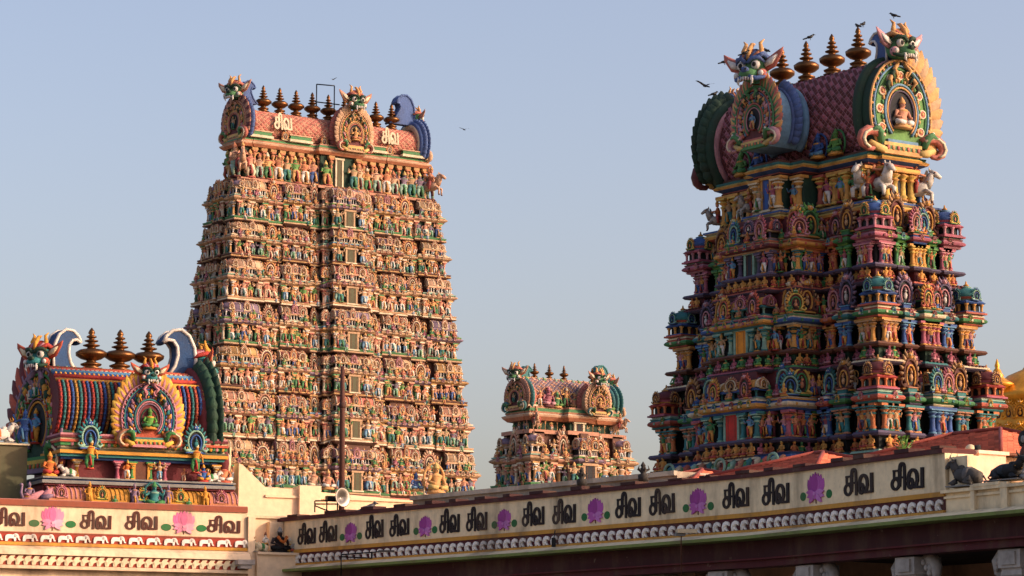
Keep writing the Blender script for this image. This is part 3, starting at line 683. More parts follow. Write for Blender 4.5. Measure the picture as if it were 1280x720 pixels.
                if key == 'bay2': T.put('arch_ornament', kudu(pc[2]), MT(x, y - .0, zk + .12, rz, 1.35, sx=1.2, sy=1.6))
                else:
                    m = sala((pc[0][1], pc[0][0], pc[1][1], pc[1][0], pc[1][2]), pc[2], 2.2, 4)
                    T.put('barrel_shrine', m, MT(x, y, zk, rz, sx=w / 2.3, sy=.95, sz=.92))
                    for e in (-1, 1):
                        x, y, rz = X(tm + e * (t1 - t0) * .3, pr - .02); T.put('arch_ornament', kudu(('red', 'pink', 'fire', 'teal')[(rr + e) % 4]), MT(x, y, zk + .06, rz, 1.0, sx=.85, sy=1))
            for q in (t0, t1):
                if key != 'gap' and RND.random() < .75:
                    x, y, rz = X(q, -.1); T.put('statue', stand(False, rr + 7), MT(x, y, zk + .02, rz, hp * (.7 + .2 * RND.random())))
            if key in ('bay', 'bay2', 'sala'):
                for q in range(3):
                    x, y, rz = X(t0 + (q + .5) / 3 * (t1 - t0), pr + .02); T.put('seated_statue', seat(SEATS[(rr + q) % 6]), MT(x, y, zk, rz, .15 * H))
    # side of the projecting bay that looks towards the gable end
    z1 = Z(.695)
    for e, o0, o1, key in ((.275, 0, 1.7, 'bay2'), (.375, 1.7, 2.3, 'bay')):
        y = -b + e * 2 * b; cols = (pal['gap'][0], pal['mini'][0], pal['bay2'][0], pal['panj'][0])
        m = 4 if o1 - o0 > 1 else 2
        for q in range(m):
            x = -a - o0 - (q + .35) / m * (o1 - o0)
            T.put('column', pil(*cols[q]), MT(x, y + .12, hz0, 0, sx=hp * .8, sy=hp * .8, sz=hp))
            if q < m - 1: T.put('statue', stand(False, q * 5 + i), MT(x - .5 / m * (o1 - o0), y + .04, hz0, 0, hp * .92))
            T.put('seated_statue', seat(SEATS[(q + i) % 4]), MT(x, y - .06, Z(.055), 0, .165 * H))
        if m == 4:
            T.put('arch_ornament', kudu(('gold', 'bronze', 'green')[i]), MT(-a - .8, y + .25, z1 + .15, 0, 1.35, sy=1.6)); T.put('arch_ornament', kudu(('teal', 'gold', 'pink')[i]), MT(-a - 1.4, y + .2, z1 + .1, -.6, .95, sy=1.2)); T.put('statue', stand(False, i * 3 + 2), MT(-a - .15, y + .1, z1, 0, hp * .85))
    for f, L, tt in (('S', 2 * a, SEG_S), ('W', 2 * b, SEG_W)):   # little arches along the cornice
        for s in tt:
            m = max(1, int((s[1] - s[0]) * L / .55))
            for q in range(m):
                x, y, rz = fp(f, s[0] + (q + .5) / m * (s[1] - s[0]), s[2] + .17, a, b); T.put('cornice_arch', kudu(('pink', 'teal', 'gold', 'green', 'red')[(q + i + int(s[0] * 20)) % 5]), MT(x, y, Z(.595), rz, .08 * H, sy=.1 * H))
for i in range(3): near_storey(near, i)
# foot of the tower
g = Geo(); a, b = DIM[0]; poly, keys = plan(a, b, SEG_S, SEG_W)
moulding(g, poly, keys, [(.5, 0), (.5, ZT[0] - 3), (.62, ZT[0] - 2.9), (.62, ZT[0] - 1.3), (.5, ZT[0] - 1.2), (.25, ZT[0] - 1.0), (.25, ZT[0] - .07)], lambda k, q: (P['tan'], P['tan'], P['ochre'], P['teal'], P['blue'], P['brown'])[k], P['brown'])
g.obj('plinth', CUR[0], near.root)
g = Geo()   # painted cyma of petals under the projecting bay
zb = zc(574); hb = (zc(560) - zb)
y0, y1 = -b + .25 * 2 * b - .5, b - .25 * 2 * b + .5; xf = -a - 2.3
prof_b = [(0, -1.1, 'ochre'), (-.25, -.75, 'cream'), (-.55, -.45, 'blue'), (-.62, -.3, 'blue'), (-.45, -.1, 'teal'), (-.15, .3, 'teal'), (-.05, .42, 'blue'), (-.16, .5, 'blue'), (.05, .56, 'maroon')]
for (o0, za, c0), (o1, zb_, c1) in zip(prof_b[:-1], prof_b[1:]):
    V = [(xf + o0, y0, zb + za), (xf + o0, y1, zb + za), (xf + o1, y1, zb + zb_), (xf + o1, y0, zb + zb_), (-a, y0 + o0, zb + za), (-a, y0 + o1, zb + zb_), (-a, y1 - o0, zb + za), (-a, y1 - o1, zb + zb_)]
    V[0] = (xf + o0, y0 + o0, zb + za); V[3] = (xf + o1, y0 + o1, zb + zb_); V[1] = (xf + o0, y1 - o0, zb + za); V[2] = (xf + o1, y1 - o1, zb + zb_)
    g.raw(V, [(1, 0, 3, 2), (0, 4, 5, 3), (6, 1, 2, 7)], P[c1])
V0 = [(xf + .0, y0, zb + .55), (xf, y1, zb + .55), (-a, y1, zb + .55), (-a, y0, zb + .55)]; g.raw(V0, [(0, 3, 2, 1)], P['maroon'])
n = 15
for i in range(n):
    y = y0 + (i + .5) * (y1 - y0) / n; cc = ('salmon', 'mint', 'coral', 'cream', 'teal')[i % 5]
    g.tube([(xf - .56, y, zb - .12), (xf - .38, y, zb + .1), (xf - .18, y, zb + .34)], [.12, .2, .1], P[cc], 6, flat=1.2); g.ell((xf - .52, y, zb + .08), (.1, .1, .16), P['maroon' if i % 2 else 'green'], 6, 4)
for i in range(3):
    x = xf + .4 + i * .75; g.tube([(x, y0 - .52, zb - .12), (x, y0 - .38, zb + .1), (x, y0 - .16, zb + .34)], [.12, .2, .1], P[('coral', 'mint', 'salmon')[i]], 6)
for e in (-1, 0, 1): g.tube([(xf - .62 + .5 * abs(e), (y0 + y1) / 2 + e * 3.4, zb + .1 + .34 * math.sin(t)) if 0 else (xf - .6, (y0 + y1) / 2 + e * 3.6 + .34 * math.cos(t), zb + .1 + .34 * math.sin(t)) for t in np.linspace(0, 2 * PI, 15)], .07, P['mint'], 5)
g.obj('petal_base', CUR[0], near.root)
# terrace, neck and its figures
a3, b3 = DIM[3]; zt = ZT[3]; ze = float(zat(192, 132.5))
g = Geo(); SS = [(0, .15, .2, 'corner'), (.3, .7, .3, 'sala'), (.85, 1, .2, 'corner')]; SW = [(0, .08, .2, 'corner'), (.33, .4, 1.2, 'bay2'), (.4, .6, 1.6, 'bay'), (.6, .67, 1.2, 'bay2'), (.92, 1, .2, 'corner')]
poly, keys = plan(a3, b3, SS, SW)
moulding(g, poly, keys, [(-.1, zt - .3), (.1, zt - .1), (.3, zt - .02), (.34, zt + .1), (.2, zt + .2), (.12, zt + .22), (.25, zt + .3), (.25, zt + .38), (.1, zt + .42), (-.6, zt + .44)], lambda k, q: P[('maroon', 'coral', 'amber', 'yellow', 'bottle', 'cream', 'blue', 'teal', 'maroon')[k]], P['brown'])
g.obj('terrace', CUR[0], near.root)
a4, b4 = 1.5, 5.0
SW4 = [(.33, .42, .9, 'bay2'), (.42, .58, 1.6, 'bay'), (.58, .67, .9, 'bay2')]; SS4 = [(.22, .78, .25, 'sala')]
poly, keys = plan(a4, b4, SS4, SW4); zn = zt + .42
g = Geo(); moulding(g, poly, keys, [(-.1, zn), (.14, zn), (.14, zn + .12), (0, zn + .18), (0, ze - .62), (.12, ze - .55), (.06, ze - .48), (.34, ze - .36), (.4, ze - .26), (.26, ze - .16), (.3, ze - .05), (.1, ze), (.1, ze + .1)], lambda k, q: P[('blue', 'cream', 'blue', 'bottle' if q != 'sala' else 'night', 'maroon', 'coral', 'blue', 'amber', 'yellow', 'teal', 'coral', 'brown')[k]], P['maroon'])
g.obj('neck', CUR[0], near.root)
hp = ze - .62 - zn - .2
for q in (.02, .12, .2, .3, .7, .8, .9, .98):
    x, y, _ = fp('W', q, .16, a4, b4); near.put('column', pil('coral' if q in (.3, .7) else 'amber', 'yellow'), MT(x, y, zn + .16, -PI / 2, hp))
for k, q in enumerate((.07, .16, .25, .75, .86, .94)):
    x, y, _ = fp('W', q, .2, a4, b4); near.put('statue', stand(False, k * 3 + 1), MT(x, y, zn + .16, -PI / 2, hp * .93))
for q, o in ((.425, 1.62), (.575, 1.62), (.36, .95), (.64, .95)):
    x, y, _ = fp('W', q, o, a4, b4); near.put('column', pil('amber', 'cream'), MT(x, y, zn + .16, -PI / 2, hp)); near.put('statue', stand(False, int(q * 40)), MT(x - .12, y + (.25 if q < .5 else -.25), zn + .16, -PI / 2, hp * .85))
x, y, rz = fp('W', .5, 1.62, a4, b4); doorway(near, x, y, zn + .16, rz, .6, hp * .95, P['blue'], P['amber'])
for k, q in enumerate((.25, .42, .58, .75)):
    x, y, _ = fp('S', q, .32, a4, b4); near.put('column', pil('yellow', 'amber'), MT(x, y, zn + .16, 0, hp))
x, y, rz = fp('S', .5, .27, a4, b4); doorway(near, x, y, zn + .16, 0, .5, hp * .95, P['night'], P['amber'])
near.put('statue', stand(False, 5), MT(-1.6, -b4 - .1, zn + .16, 0, hp * .9)); near.put('statue', stand(False, 12), MT(1.55, -b4 - .1, zn + .16, 0, hp * .9))
# flower panel in relief between the columns
g = Geo(); x, y, rz = fp('W', .235, .05, a4, b4)
for e in range(-3, 4):
    g.tube([(0, -.03, .05), (e * .05, -.08, .3), (e * .14, -.06, .62 + .1 * math.cos(e))], [.05, .04, .05], P['amber'] if e % 2 else P['leaf'], 5); g.ell((e * .15, -.1, .66 + .1 * math.cos(e)), (.09, .05, .09), P['leaf'] if e % 2 else P['yellow'], 6, 4)
g.obj('flower_relief', CUR[0], near.root, M=MT(x, y - .55, zn + .2, rz, hp * 1.05))
hw = memo('hw', lambda: horse(P['white'], P['cream'], P['coral'])); hg = memo('hg', lambda: horse(P['stone'], P['grey'], P['maroon']))
for (x, y, rz, sc, hh) in ((-1.25, -4.55, -1.25, 1.7, hw), (-.95, -5.15, -.15, 1.7, hw), (1.3, -5.1, .75, 1.7, hw), (-1.7, 5.3, -PI / 2 - .6, 1.15, hg), (-2.9, 1.6, -PI / 2 - .3, 1.1, hg)):
    near.put('horse_statue', hh, MT(x, y, zn - .1, rz, sc, sx=sc * 1.35))
for k, (f, t) in enumerate((('S', .2), ('S', .5), ('S', .8), ('W', .12), ('W', .2), ('W', .28), ('W', .36), ('W', .64), ('W', .74), ('W', .85))):
    o = {'S': .15, 'W': .15}[f] + (1.25 if t in (.36, .64) else 0); x, y, rz = fp(f, t, o, a3, b3)
    near.put('arch_ornament', kudu(('bronze', 'fire', 'gold', 'bronze', 'purple', 'red', 'fire', 'red', 'bronze', 'gold')[k]), MT(x, y, zt - 1.0, rz, 1.05, sy=1.2))
# roof
CUR[0] = M_FAR  # lighter stucco than the body: sunlight on the upper part put into the paint
W_, H_ = 3.8, float(zat(74, 132.5)) - ze
rz_top = float(zat(97, 136.1)); kH = (rz_top - ze) / H_
g = vault(10.4, 3.5, (rz_top - ze) / .97, .97, P['maroon'], P['pink'], P['rose']); g.obj('roof', CUR[0], near.root, loc=(0, 0, ze + .05))
ridge_crest(9.8, [P['brown'], P['amber'], P['green'], P['coral'], P['mint'], P['maroon']], .5).obj('ridge_crest', CUR[0], near.root, loc=(0, 0, rz_top - .02))
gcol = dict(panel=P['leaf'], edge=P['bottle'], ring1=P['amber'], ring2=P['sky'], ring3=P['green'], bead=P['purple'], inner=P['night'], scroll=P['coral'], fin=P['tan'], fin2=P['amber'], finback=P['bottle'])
headg = memo('hd1', lambda: lion_head(HEADS['green'])); headr = memo('hd2', lambda: lion_head(HEADS['blue']))
great_gable(near.root, 'gable', MT(0, -5.55, ze - .1), W_, H_ + .1, gcol, headg, figure=seat(('flesh', 'white', 'amber', 'amber'), 'amber'), dep=.75, head_s=.43, curlc=P['blue'], horn_dir=1, fin_side=(1,), yaw=.0, nfin=13, cs=.3, fk=1.45, sk=1.22)
gc2 = dict(gcol, panel=P['maroon'], edge=P['bottle'], ring1=P['rose'], fin=P['bottle'], fin2=P['bottle'], finback=P['bottle'], scroll=P['maroon'])
great_gable(near.root, 'gable', MT(0, 6.0, ze - .1, PI), W_ + .6, H_ * .97, gc2, headr, fin='leaf', dep=.75, head_s=.22, label='far gable end with a dark green leafy rim seen from behind')
gc3 = dict(gcol, panel=P['maroon'], ring1=P['green'], ring2=P['coral'], ring3=P['sky'], edge=P['sky'], bead=P['rose'], scroll=P['rose'], fin=P['amber'], fin2=P['coral'], finback=P['blue'])
zd = float(zat(182, 134)); Hd = float(zat(100, 134)) - zd
great_gable(near.root, 'dormer', MT(-3.85, 0, zd, -PI / 2), 2.75, Hd * .97, gc3, headr, rosettes=False, dep=1.9, head_s=.66, figure=stand(False, 4), yaw=.35, niche=.36, fk=1.36, sk=1.15)
g = Geo(); 
g.add(vault(2.6, 2.5, Hd * .95, .97, P['amber'], P['yellow'], P['maroon'], .26, .24), MT(-2.0, 0, zd, PI / 2)); g.obj('dormer_roof', CUR[0], near.root)
for y in (2.47, .74, -1.05, -2.84, 4.2): near.put('finial', memo('kal', kalasam), MT(0, y, rz_top + .1, 0, 1.98))
for k, (t, p) in enumerate(((.18, 'green'), (.3, 'teal'), (.72, 'teal'), (.84, 'green'))):
    x, y, rz = fp('W', t, .3, a4, b4); near.put('roof_statue', seat(('leaf', 'green', 'amber', 'leaf') if p == 'green' else ('blue', 'sky', 'amber', 'blue'), 'green' if p == 'green' else 'blue'), MT(x, y, ze + .1, rz, 1.2))
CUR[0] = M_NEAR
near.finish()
for o in near.root.children:
    if o.name.startswith('finial'): o.data.materials[0] = M_BRASS
# ------------------------------------------------------------------ the far gopurams (long side faces -y)
MC = [('tan', 'mint', 'orange'), ('salmon', 'cream', 'teal'), ('ochre', 'sky', 'salmon'), ('mauve', 'leaf', 'amber'), ('peach', 'mint', 'green'), ('tan', 'cream', 'brown')]
def warm_storey(T, z0, z1, a, b, a2, SS, SW, i, sp=.62, door=True, dp='olive', dens=1.0):
    H = z1 - z0; poly, keys = plan(a, b, SS, SW); Z = lambda f: z0 + f * H; rot = i % 3
    dzk = {'corner': 0, 'panj': (-.03, .02, -.05)[rot] * H, 'sala': (.03, -.02, .0)[rot] * H, 'bay': (-.02, .03, .0)[rot] * H, 'bay2': -.03 * H, 'gap': (-.05, .0, -.03)[rot] * H}
    prof = [(-.1, Z(-.03)), (.12, Z(-.02)), (.17, Z(.0)), (.17, Z(.02)), (.1, Z(.035)), (.16, Z(.06)), (.16, Z(.08)), (-.22, Z(.082)), (-.22, Z(.44)), (.05, Z(.45)), (.02, Z(.465)), (.2, Z(.5)), (.24, Z(.52)), (.16, Z(.545)), (.06, Z(.56)), (.12, Z(.565)), (.12, Z(.59)), (-.4, Z(.592)), (-.4, Z(1.0))]
    def colf(k, key):
        c = MC[(hash_key(key) + i) % 6]
        if k <= 1: return P['brown']
        if k <= 3: return P[('tan', 'cream', 'ochre')[rot]] if key != 'gap' else P['brown']
        if k <= 5: return P[('green', 'tan', 'brown')[rot]]
        if k <= 7: return P['dark'] if key == 'gap' else P[('bottle', 'brown', 'dark')[(rot + hash_key(key)) % 3]]
        if k <= 9: return P['brown']
        if k <= 12: return P[c[0]]
        if k <= 13: return P[c[2]]
        if k <= 15: return P[c[1]]
        return P['tan'] if k == 16 else P['brown']
    g = Geo(); moulding(g, poly, keys, prof, colf, P['brown'], dzk); g.obj('storey', CUR[0], T.root)
    hp = .37 * H; zs = Z(.082); zk = Z(.592); hs_ = Z(1.0) - zk
    for f, segs, L in (('S', SS, 2 * a), ('W', SW, 2 * b)):
        iv = []; t = 0
        for s in segs:
            if s[0] > t + 1e-6: iv.append((t, s[0], 0, 'gap'))
            iv.append(s); t = s[1]
        for j, (t0, t1, pr, key) in enumerate(iv):
            w = (t1 - t0) * L; tm = (t0 + t1) / 2; X = lambda tt, out: fp(f, tt, out, a, b); rr = RND.randrange(1000); c = MC[(hash_key(key) + i) % 6]; zs = Z(.082) + dzk[key]; zk = Z(.592) + dzk[key]
            for q in range(max(1, int(w / .5)) if key != 'gap' else 0):
                m_ = max(1, int(w / .5)); x, y, rz = X(t0 + (q + .5) / m_ * (t1 - t0), pr + .24); T.put('cornice_arch', kudu(('rosec', 'peach', 'orange', 'pink')[(q + rr) % 4]), MT(x, y, Z(.5) + dzk[key], rz, .09 * H, sy=.1 * H))
            n = max(1, round(w / sp))
            isdoor = key == 'bay' and door and f == 'S'
            for q in range(n):
                tt = t0 + (q + .5) / n * (t1 - t0)
                if isdoor and abs(tt - tm) * L < .66: continue
                x, y, rz = X(tt, pr - (.02 if key != 'gap' else .12)); s = hp * (.9 + .32 * RND.random())
                T.put('statue', stand(True, RND.randrange(20)), MT(x, y, zs, rz + RND.uniform(-.3, .3), s, sx=s * 1.12))
                if RND.random() < .55:
                    x, y, rz = X(tt + .3 * (t1 - t0) / n, pr + .14); s = H * RND.uniform(.16, .24); T.put('small_statue', stand(True, RND.randrange(20)), MT(x, y, Z(.0) + dzk[key], rz + RND.uniform(-.5, .5), s, sx=s * 1.3))
                if RND.random() < .6:
                    x, y, rz = X(tt, pr + .12); T.put('seated_statue', seat(SEATS[RND.choice((0, 0, 3, 4, 1, 2))]), MT(x, y, zk - .02, rz, H * .17))
            for q in range(max(2, n // 2 + 1)):
                m = max(1, max(2, n // 2 + 1) - 1); x, y, rz = X(t0 + (.03 + .94 * q / m) * (t1 - t0), pr - .06)
                if isdoor and abs((.03 + .94 * q / m) - .5) * w < .6: continue
                T.put('column', pil(*(('cream', 'salmon'), ('green', 'amber'), ('amber', 'white'), ('peach', 'coral'))[(rr + q) % 4]), MT(x, y, zs, rz, sx=hp * .75, sy=hp * .75, sz=hp))
            if isdoor:
                x, y, rz = X(tm, pr + .02); doorway(T, x, y, zs - .02, rz, .82, hp * .95, P[dp], P['tan'], .1)
                for e in (-1, 1):
                    x, y, rz = X(tm + e * 1.05 / L, pr + .12); T.put('statue', stand(True, 3 + 2 * e), MT(x, y, zs, rz, hp * 1.05, sx=hp * 1.5))
            if key == 'corner':
                if f == 'S' or tm > .5:
                    e = -1 if tm < .5 else 1; x, y = (e * (a - .3), -(b - .3)) if f == 'S' else (-(a - .3), b - .3)
                    T.put('corner_shrine', kuta((c[0], 'white', c[0], ('mauve', 'salmon', 'tan')[rot], 'cream'), 'rosec'), MT(x, y, zk, 0, 1.15, sz=hs_ * .78))
                if w > 1.9:
                    x, y, rz = X(tm + .012, pr - .35); T.put('barrel_shrine', sala(('mint', 'white', c[0], c[0], 'cream'), 'rosec', 2.2, 4), MT(x, y, zk, rz, sx=w / 2.6, sy=.8, sz=hs_ * .84))
            elif key == 'panj':
                x, y, rz = X(tm, pr - .25); T.put('arch_ornament', kudu(('rosec', 'peach', 'orange')[(rr) % 3]), MT(x, y, zk + .05, rz, hs_ * .9, sx=w * RND.uniform(.95, 1.3), sy=1.3, sz=hs_ * RND.uniform(.8, 1.15)))
            elif key in ('sala', 'bay', 'bay2'):
                x, y, rz = X(tm, pr - .4); kk = ('rosec', 'peach', 'orange', 'pink')[(rr + i) % 4]
                cols = ('mint' if i % 2 else 'cream', 'white', c[0], ('salmon', 'mauve', 'coral', 'tan')[(i + rr) % 4], 'cream')
                ww = 3.2 if w > 2.6 else 2.2
                T.put('barrel_shrine', sala(cols, kk, ww, 4 if ww < 3 else 6), MT(x, y, zk, rz, sx=w / (ww + .1), sy=RND.uniform(.8, 1.), sz=hs_ * RND.uniform(.7, .92)))
                for q in (.2, .8):
                    x, y, rz = X(t0 + q * (t1 - t0), pr + .0); T.put('arch_ornament', kudu(('peach', 'orange', 'rosec')[(rr + int(q * 5)) % 3]), MT(x, y, zk + .3 * hs_, rz, hs_ * RND.uniform(.4, .62), sy=.8))
            else:
                x, y, rz = X(tm, .0); T.put('statue', stand(True, rr), MT(x, y, zk, rz, hp * .9))
            n2 = max(1, int(w / .8 * dens))
            for q in range(n2):
                x, y, rz = X(t0 + (q + .5) / n2 * (t1 - t0), pr + .03); s = hp * RND.uniform(.42, .62); T.put('small_statue', stand(True, RND.randrange(20)), MT(x, y, zk, rz, s, sx=s * 1.2))
def hash_key(k): return {'corner': 0, 'panj': 1, 'sala': 2, 'bay': 3, 'gap': 4, 'bay2': 5, 'mini': 1}[k]
def tamil(h, w=.13, y0=-.05, y1=0, col=P['dark']):
    """the two-syllable Tamil word painted in bold strokes; unit letter height scaled by h"""
    g = Geo(); el = lambda cx, cz, rx, rz, a0, a1, n=14: [(cx + rx * math.cos(math.radians(a0 + (a1 - a0) * i / n)), cz + rz * math.sin(math.radians(a0 + (a1 - a0) * i / n))) for i in range(n + 1)]
    st = [(el(.26, .29, .17, .25, 60, 420, 18), w * 1.15), ([(.2, .95), (.19, .8), (.2, .55)], w * .85), ([(.13, .94), (.56, .94)], w * .8), ([(.18, .6), (.62, .6)], w * .8),
          ([(.45, .15), (.47, .5), (.47, .95), (.49, 1.12), (.56, 1.28)], w * 1.25), (el(.585, 1.08, .115, .21, 165, 0), w * .95), ([(.7, 1.1), (.71, .6), (.71, -.03)], w * .95),
          (el(.99, .27, .105, .23, 0, 360, 16), w * 1.1), (el(1.11, .52, .21, .4, 205, 20, 14), w * 1.2), ([(1.31, .66), (1.32, .4), (1.27, .2), (1.19, .05)], w * 1.15), ([(1.15, .07), (1.6, .07)], w * 1.0), ([(1.56, .02), (1.56, 1.0)], w * 1.15)]
    for i, (p, ww) in enumerate(st): g.ribbon([(x * h, z * h) for x, z in p], ww * h, y0 - .002 * i, y1, col)
    return g
def roof_word(parent, M, h):
    tamil(h, .14, -.09, 0, P['cream']).obj('lettering', CUR[0], parent, M=M)
def warm_tower(name, label, C, zs, dims, SS, SW, fin_x, fin_h, roofspec, sp, dp, word=None):
    T = Tower(name, label, 'temple tower', C); n = len(zs) - 1
    for i in range(n): warm_storey(T, zs[i], zs[i + 1], *dims[i], dims[i + 1][0], SS, SW, i, sp, True, dp)
    g = Geo(); a, b = dims[0]; poly, keys = plan(a, b, SS, SW)
    moulding(g, poly, keys, [(.4, 0), (.4, zs[0] - 3), (.5, zs[0] - 2.8), (.3, zs[0] - 1.2), (.5, zs[0] - 1.0), (.5, zs[0] - .7), (.1, zs[0] - .1)], lambda k, q: P[('tan', 'tan', 'cream', 'salmon', 'mint', 'coral')[k]], P['brown'])
    g.obj('plinth', CUR[0], T.root)
    r = roofspec; a, b = dims[-1]; zt = zs[-1]; ze = r['ze']; zr = r['zr']
    # neck
    g = Geo(); S4 = [(.06, .2, .05, 'sala'), (.4, .6, .5, 'bay'), (.8, .94, .05, 'sala')]; a4, b4 = a * .93, max(b - .5, .6)
    poly, keys = plan(a4, b4, S4, [(.3, .7, .05, 'sala')])
    moulding(g, poly, keys, [(.5, zt - .1), (.5, zt + .12), (0, zt + .14), (0, ze - .75), (.25, ze - .7), (.45, ze - .5), (.5, ze - .38), (.3, ze - .3), (.36, ze - .2), (.2, ze), (.2, ze + .1)], lambda k, q: P[('salmon', 'cream', 'bottle', 'brown', 'orange', 'peach', 'cream', 'salmon', 'green', 'salmon')[k]], P['maroon'])
    g.obj('neck', CUR[0], T.root); hp = ze - .75 - zt - .14; m = max(4, int(2 * a4 / .8))
    for q in range(m):
        t = (q + .5) / m; pr = .5 if .4 < t < .6 else 0
        if abs(t - .5) < .03: continue
        x, y, rz = fp('S', t, .22 + pr, a4, b4); s = hp * RND.uniform(.78, .9); T.put('statue', stand(True, RND.randrange(20)), MT(x, y - .05, zt + .14, rz, s, sx=s * 1.2))
        x, y, rz = fp('S', t + .5 / m, .2 + pr, a4, b4); T.put('column', pil('ochre', 'orange'), MT(x, y, zt + .14, rz, hp, sx=hp * .38, sy=hp * .38))
    for q in (.2, .5, .8):
        x, y, rz = fp('W', q, .22, a4, b4); T.put('statue', stand(True, int(q * 20)), MT(x, y, zt + .14, rz, hp))
    x, y, rz = fp('S', .5, .52, a4, b4); doorway(T, x, y, zt + .14, rz, .6, hp * .9, P[dp], P['cream'])
    hwm = memo('hwm', lambda: horse(P['peach'], P['cream'], P['coral']))
    for e in (-1, 1):
        T.put('horse_statue', hwm, MT(e * (a - .2), -b - .05, zt + .1, e * .5, r.get('hs', 1.5))); T.put('statue', stand(True, 7), MT(e * (a + .05), -b + .5, zt + .1, 0, hp * 1.1))
    g = vault(2 * r['gx'] + .4, r['W'] * .86, (zr - ze) / .97, .97, P[r['t1']], P[r['t2']], P[r['tl']], r.get('du', .42), r.get('dv', .34)); g.obj('roof', CUR[0], T.root, M=MT(0, 0, ze + .05, PI / 2))
    g = ridge_crest(2 * r['gx'], [P['green'], P['tan'], P['mint'], P['salmon'], P['leaf']], .4); g.obj('ridge_crest', CUR[0], T.root, M=MT(0, 0, zr - .02, PI / 2))
    for e in (-1, 1):   # friezes along the eaves
        for q in range(4):
            x0 = e * (r['gx'] * (.12 + .22 * q)); 
            if q % 2: T.put('eave_panel', memo(('ep', name), lambda: Geo().bx(-.9, .9, -.2, .1, 0, .3, P['green']).bx(-1., 1., -.3, .1, -.16, .02, P['cream']).bx(-1., 1., -.24, .1, .3, .38, P['peach'])), MT(x0 + e * .7, -r['W'] * .42, ze + .18, 0, r['W'] / 3.4))
            else: T.put('arch_ornament', kudu('orange'), MT(x0 + e * .3, -r['W'] * .44, ze + .1, 0, r['W'] * .2))
    W = r['W']; Hg = r['Hg']
    gw = dict(panel=P[r['gp']], edge=P[r['ge']], ring1=P['salmon'], ring2=P['amber'], ring3=P['green'], bead=P['coral'], inner=P['dark'], scroll=P[r['gs']], fin=P['maroon'] if word else P['salmon'], fin2=P['salmon'], finback=P[r['gb']])
    great_gable(T.root, 'gable', MT(-r['gx'] - .35, 0, ze - .1, -PI / 2), W, Hg, gw, memo('hw_', lambda: lion_head(HEADS['warm'])), rosettes=False, figure=stand(True, 1), dep=.6, head_s=.5, curlc=P[r['gb']], horn_dir=1, fin='leaf', yaw=.45, cs=.36, cfat=.3)
    g2 = dict(gw, edge=P[r['gb']], panel=P[r['gb']], ring1=P['cream'], scroll=P['peach'], fin=P[r['gb']], fin2=P[r['gb']])
    great_gable(T.root, 'gable', MT(r['gx'] + .35, 0, ze - .1, PI / 2), W, Hg, g2, memo('hw_', lambda: lion_head(HEADS['warm'])), rosettes=False, dep=.6, head_s=.4, curlc=P[r['gb']], horn_dir=1, cs=.5, cfat=.5, fin='leaf', label='gable end seen from behind with a %s rim and curl' % ('blue' if word else 'green'))
    gd = dict(gw, panel=P['maroon'], ring1=P['tan'], edge=P['tan'], fin=P['peach'], fin2=P['tan'], finback=P['coral'])
    great_gable(T.root, 'dormer', MT(r['dx'], -b - .75, ze - .35, 0), r['dw'], r['dh'], gd, memo('hw_', lambda: lion_head(HEADS['warm'])), rosettes=False, figure=seat(SEATS[0], 'amber', 4), dep=1.2, head_s=.6, fin='feather')
    if not word:
        for q in range(9):
            x = (q - 4) * .62
            if abs(x - r['dx']) > .7: T.put('roof_statue', seat(SEATS[q % 6], 'salmon' if q % 2 else 'amber') if q % 3 else stand(True, q), MT(x, -r['W'] * .5, ze + .08, 0, .95 + .25 * (q % 2)))
    for x in fin_x: T.put('finial', memo('kal', kalasam), MT(x, 0, zr + .12, 0, fin_h))
    if word:
        for x in word: roof_word(T.root, MT(x, -r['W'] * .47 - .08, ze + (zr - ze) * .36, 0, 1, rx=-.12), .98)
    T.finish()
    for o in T.root.children:
        if o.name.startswith('finial'): o.data.materials[0] = M_BRASS
    return T
CUR[0] = M_FAR
C1 = at(407, 400, 230); C1[2] = 0
ys = [612, 549, 489, 434, 379, 325, 279, 226]
zs = [float(zat(y, 230 - .811 * 4.5)) - .3 for y in ys]
zend = float(zat(196, 226))
dims = [(11.55 + (8.6 - 11.55) * (z - zs[0]) / (zend - zs[0]), 3.25 + (1.55 - 3.25) * (z - zs[0]) / (zend - zs[0])) for z in zs]
S1 = [(0, .13, .3, 'corner'), (.15, .2, .2, 'panj'), (.22, .335, .35, 'sala'), (.35, .385, .3, 'panj'), (.395, .42, .7, 'bay2'), (.42, .58, 1.35, 'bay'), (.58, .605, .7, 'bay2'), (.615, .65, .3, 'panj'), (.665, .78, .35, 'sala'), (.8, .85, .2, 'panj'), (.87, 1, .3, 'corner')]
W1 = [(0, .2, .3, 'corner'), (.36, .64, .4, 'sala'), (.8, 1, .3, 'corner')]
far = warm_tower('temple_tower', 'tallest temple tower in orange and pink with two cream words on its roof', C1, zs, dims, S1, W1,
                 [-5.83 + 1.476 * k for k in range(9)], 2.1, dict(ze=float(zat(186, 229)), zr=float(zat(153, 230)), gx=8.0, W=3.5, Hg=3.1, t1='coral', t2='salmon', tl='peach', gp='maroon', ge='maroon', gs='coral', gb='blue', dx=1.0, dw=2.9, dh=3.3, hs=1.9), .58, 'olive', word=(-5.9, 3.9))
for px_, yb, sc_, cols in ((545, 617, 2.3, ('amber', 'yellow', 'amber', 'yellow')), (392, 612, 1.7, ('peach', 'cream', 'orange', 'amber')), (410, 612, 1.5, ('flesh', 'white', 'amber', 'amber')), (520, 614, 1.4, ('blue', 'sky', 'amber', 'blue'))):
    q_ = at(px_, yb, 221.5); Geo().add(seat(cols, 'amber' if cols[0] == 'amber' else None)).obj('base_statue', CUR[0], far.root, loc=q_ - C1).scale = (sc_,) * 3
C3 = at(705, 500, 172); C3[2] = 0
zs3 = [float(zat(y, 170)) for y in (611, 541)]
